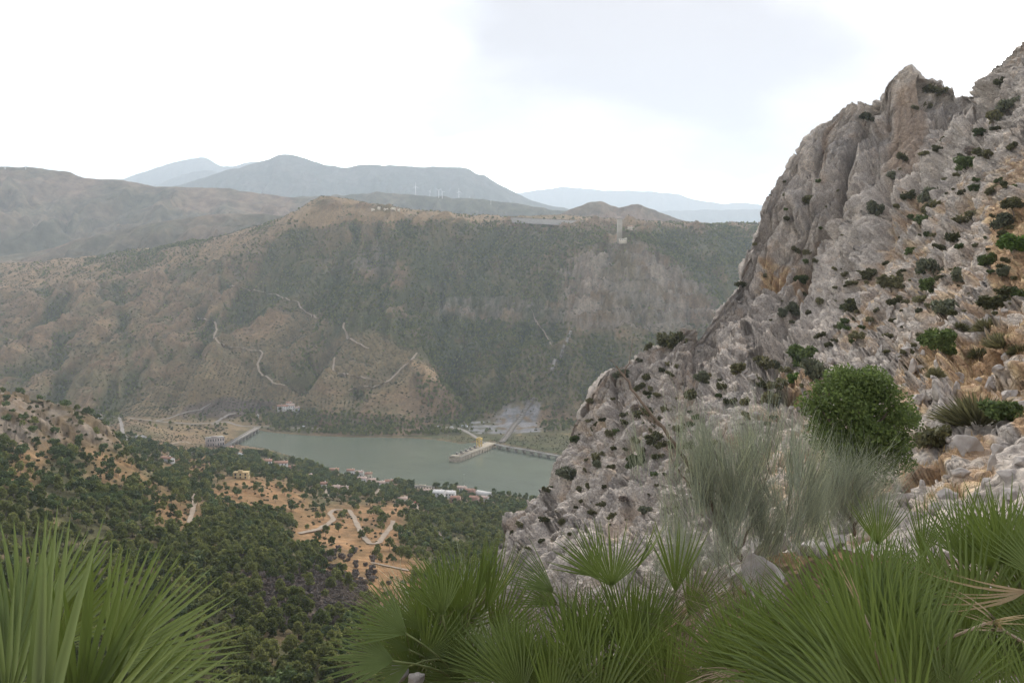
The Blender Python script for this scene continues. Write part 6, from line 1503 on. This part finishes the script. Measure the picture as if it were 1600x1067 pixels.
# --- central palm
e, r_ = palm(705, 1090, 5.4, 'dwarf fan palm in the lower centre left of the grey cliff')
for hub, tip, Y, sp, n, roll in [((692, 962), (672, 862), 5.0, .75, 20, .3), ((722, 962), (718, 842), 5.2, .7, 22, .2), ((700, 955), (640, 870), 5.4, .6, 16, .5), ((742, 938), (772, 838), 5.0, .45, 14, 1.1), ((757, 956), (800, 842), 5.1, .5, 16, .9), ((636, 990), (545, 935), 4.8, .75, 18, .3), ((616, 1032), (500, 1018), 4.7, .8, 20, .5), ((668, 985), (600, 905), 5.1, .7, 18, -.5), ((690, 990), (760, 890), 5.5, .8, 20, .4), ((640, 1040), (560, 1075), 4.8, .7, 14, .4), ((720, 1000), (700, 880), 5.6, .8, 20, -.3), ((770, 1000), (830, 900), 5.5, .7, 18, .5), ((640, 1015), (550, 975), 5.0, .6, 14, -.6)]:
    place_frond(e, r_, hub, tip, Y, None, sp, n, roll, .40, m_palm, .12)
filler(e, r_, 13, 600, 790, 1000, 1100, 4.9, 5.6, 85, 120)
# --- palm under the broom
e, r_ = palm(950, 1110, 5.0, 'dwarf fan palm with upright fans below the cliff toe')
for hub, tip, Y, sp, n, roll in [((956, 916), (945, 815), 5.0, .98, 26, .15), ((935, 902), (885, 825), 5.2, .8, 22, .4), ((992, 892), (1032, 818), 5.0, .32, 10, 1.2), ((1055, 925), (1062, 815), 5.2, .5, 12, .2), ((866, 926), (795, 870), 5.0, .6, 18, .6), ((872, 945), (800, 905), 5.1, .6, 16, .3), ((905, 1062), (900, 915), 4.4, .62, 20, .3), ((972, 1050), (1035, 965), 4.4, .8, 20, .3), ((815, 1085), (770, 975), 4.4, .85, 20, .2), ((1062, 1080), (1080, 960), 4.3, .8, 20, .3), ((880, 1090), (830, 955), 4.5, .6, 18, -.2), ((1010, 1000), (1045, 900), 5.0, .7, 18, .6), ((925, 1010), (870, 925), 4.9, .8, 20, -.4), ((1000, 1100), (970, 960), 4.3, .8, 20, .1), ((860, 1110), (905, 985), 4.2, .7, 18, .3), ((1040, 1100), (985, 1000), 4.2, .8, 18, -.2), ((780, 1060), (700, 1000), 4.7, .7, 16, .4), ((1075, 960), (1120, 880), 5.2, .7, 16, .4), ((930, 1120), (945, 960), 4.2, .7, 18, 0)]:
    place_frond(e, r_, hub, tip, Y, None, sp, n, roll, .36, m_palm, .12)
filler(e, r_, 24, 780, 1110, 1010, 1120, 4.5, 5.4, 85, 130)
# --- big right palm
e, r_ = palm(1370, 1180, 3.0, 'large bushy dwarf fan palm in the lower right foreground')
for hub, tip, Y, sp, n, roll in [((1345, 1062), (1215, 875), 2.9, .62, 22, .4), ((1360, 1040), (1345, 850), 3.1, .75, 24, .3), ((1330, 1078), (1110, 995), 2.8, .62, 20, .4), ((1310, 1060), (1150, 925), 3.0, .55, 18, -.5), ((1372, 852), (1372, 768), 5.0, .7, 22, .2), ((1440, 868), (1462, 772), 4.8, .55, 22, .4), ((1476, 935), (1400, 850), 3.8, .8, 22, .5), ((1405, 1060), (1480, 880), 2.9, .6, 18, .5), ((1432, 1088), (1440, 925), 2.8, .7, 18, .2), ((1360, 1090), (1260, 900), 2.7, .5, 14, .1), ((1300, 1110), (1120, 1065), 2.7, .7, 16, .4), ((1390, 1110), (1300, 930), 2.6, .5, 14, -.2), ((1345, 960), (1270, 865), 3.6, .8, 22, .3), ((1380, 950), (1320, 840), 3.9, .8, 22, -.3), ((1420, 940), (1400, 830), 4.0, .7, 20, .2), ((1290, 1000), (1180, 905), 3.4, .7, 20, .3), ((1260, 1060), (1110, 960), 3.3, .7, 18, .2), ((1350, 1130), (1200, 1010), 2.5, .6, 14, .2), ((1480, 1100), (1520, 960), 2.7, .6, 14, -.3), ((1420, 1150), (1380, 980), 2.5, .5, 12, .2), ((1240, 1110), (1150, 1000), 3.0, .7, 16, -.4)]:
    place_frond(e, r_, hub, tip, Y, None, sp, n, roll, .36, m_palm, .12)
filler(e, r_, 10, 1140, 1300, 1020, 1120, 3.1, 4.0, 110, 150)
filler(e, r_, 12, 1300, 1470, 940, 1110, 3.1, 4.2, 110, 160)
place_frond(e, r_, (1352, 965), (1315, 882), 2.9, None, .12, 3, .3, .3, m_palmd, .1, .006, .2, 'dry_frond')
# --- palm at the right edge
e, r_ = palm(1590, 1160, 3.4, 'dwarf fan palm cut by the right edge of the picture')
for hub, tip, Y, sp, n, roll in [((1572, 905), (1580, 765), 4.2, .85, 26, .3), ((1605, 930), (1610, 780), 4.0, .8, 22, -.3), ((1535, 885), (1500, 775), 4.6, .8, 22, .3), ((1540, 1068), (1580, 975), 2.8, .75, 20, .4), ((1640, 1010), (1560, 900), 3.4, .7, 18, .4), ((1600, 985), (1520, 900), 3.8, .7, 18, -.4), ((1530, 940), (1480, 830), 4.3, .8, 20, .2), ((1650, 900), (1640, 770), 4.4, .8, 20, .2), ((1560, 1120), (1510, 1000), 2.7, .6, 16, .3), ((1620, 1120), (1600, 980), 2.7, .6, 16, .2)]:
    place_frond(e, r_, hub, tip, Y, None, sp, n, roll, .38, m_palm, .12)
filler(e, r_, 14, 1460, 1640, 880, 1090, 3.3, 4.6, 110, 170)
place_frond(e, r_, (1570, 985), (1500, 948), 2.9, None, .5, 6, .5, .2, m_palmd, .3, .007, .3, 'dry_frond', .2)
place_frond(e, r_, (1535, 975), (1600, 955), 2.8, None, .3, 4, .9, .2, m_palmd, -.2, .006, .3, 'dry_frond', .2)
# --- litter of dry stems and low herbs between the palms
n_ = 2600; a = np.concatenate([fr.uniform(560, 1150, n_ // 2), fr.uniform(1050, 1640, n_ // 2)]); b = fr.uniform(930, 1130, n_); Yy = np.where(a < 1100, fr.uniform(5.0, 6.6, n_), fr.uniform(3.6, 5.6, n_))
st = unproj(a, b, Yy); d = np.stack([fr.normal(0, .7, n_), fr.normal(0, .5, n_), fr.uniform(.1, 1, n_)], -1); d /= np.linalg.norm(d, axis=1, keepdims=True)
V, F = wisps(st, d, fr.uniform(.12, .42, n_), fr, .0022, .6)
m_lit = foliage('undergrowth_stems', (0.13, 0.125, 0.075), .3, .2, (0.20, 0.16, 0.10))
o = link('undergrowth', mesh_np('undergrowth', V, F, m_lit)); tag(o, 'tangle of dry stems and low herbs between the palms', kind='stuff')
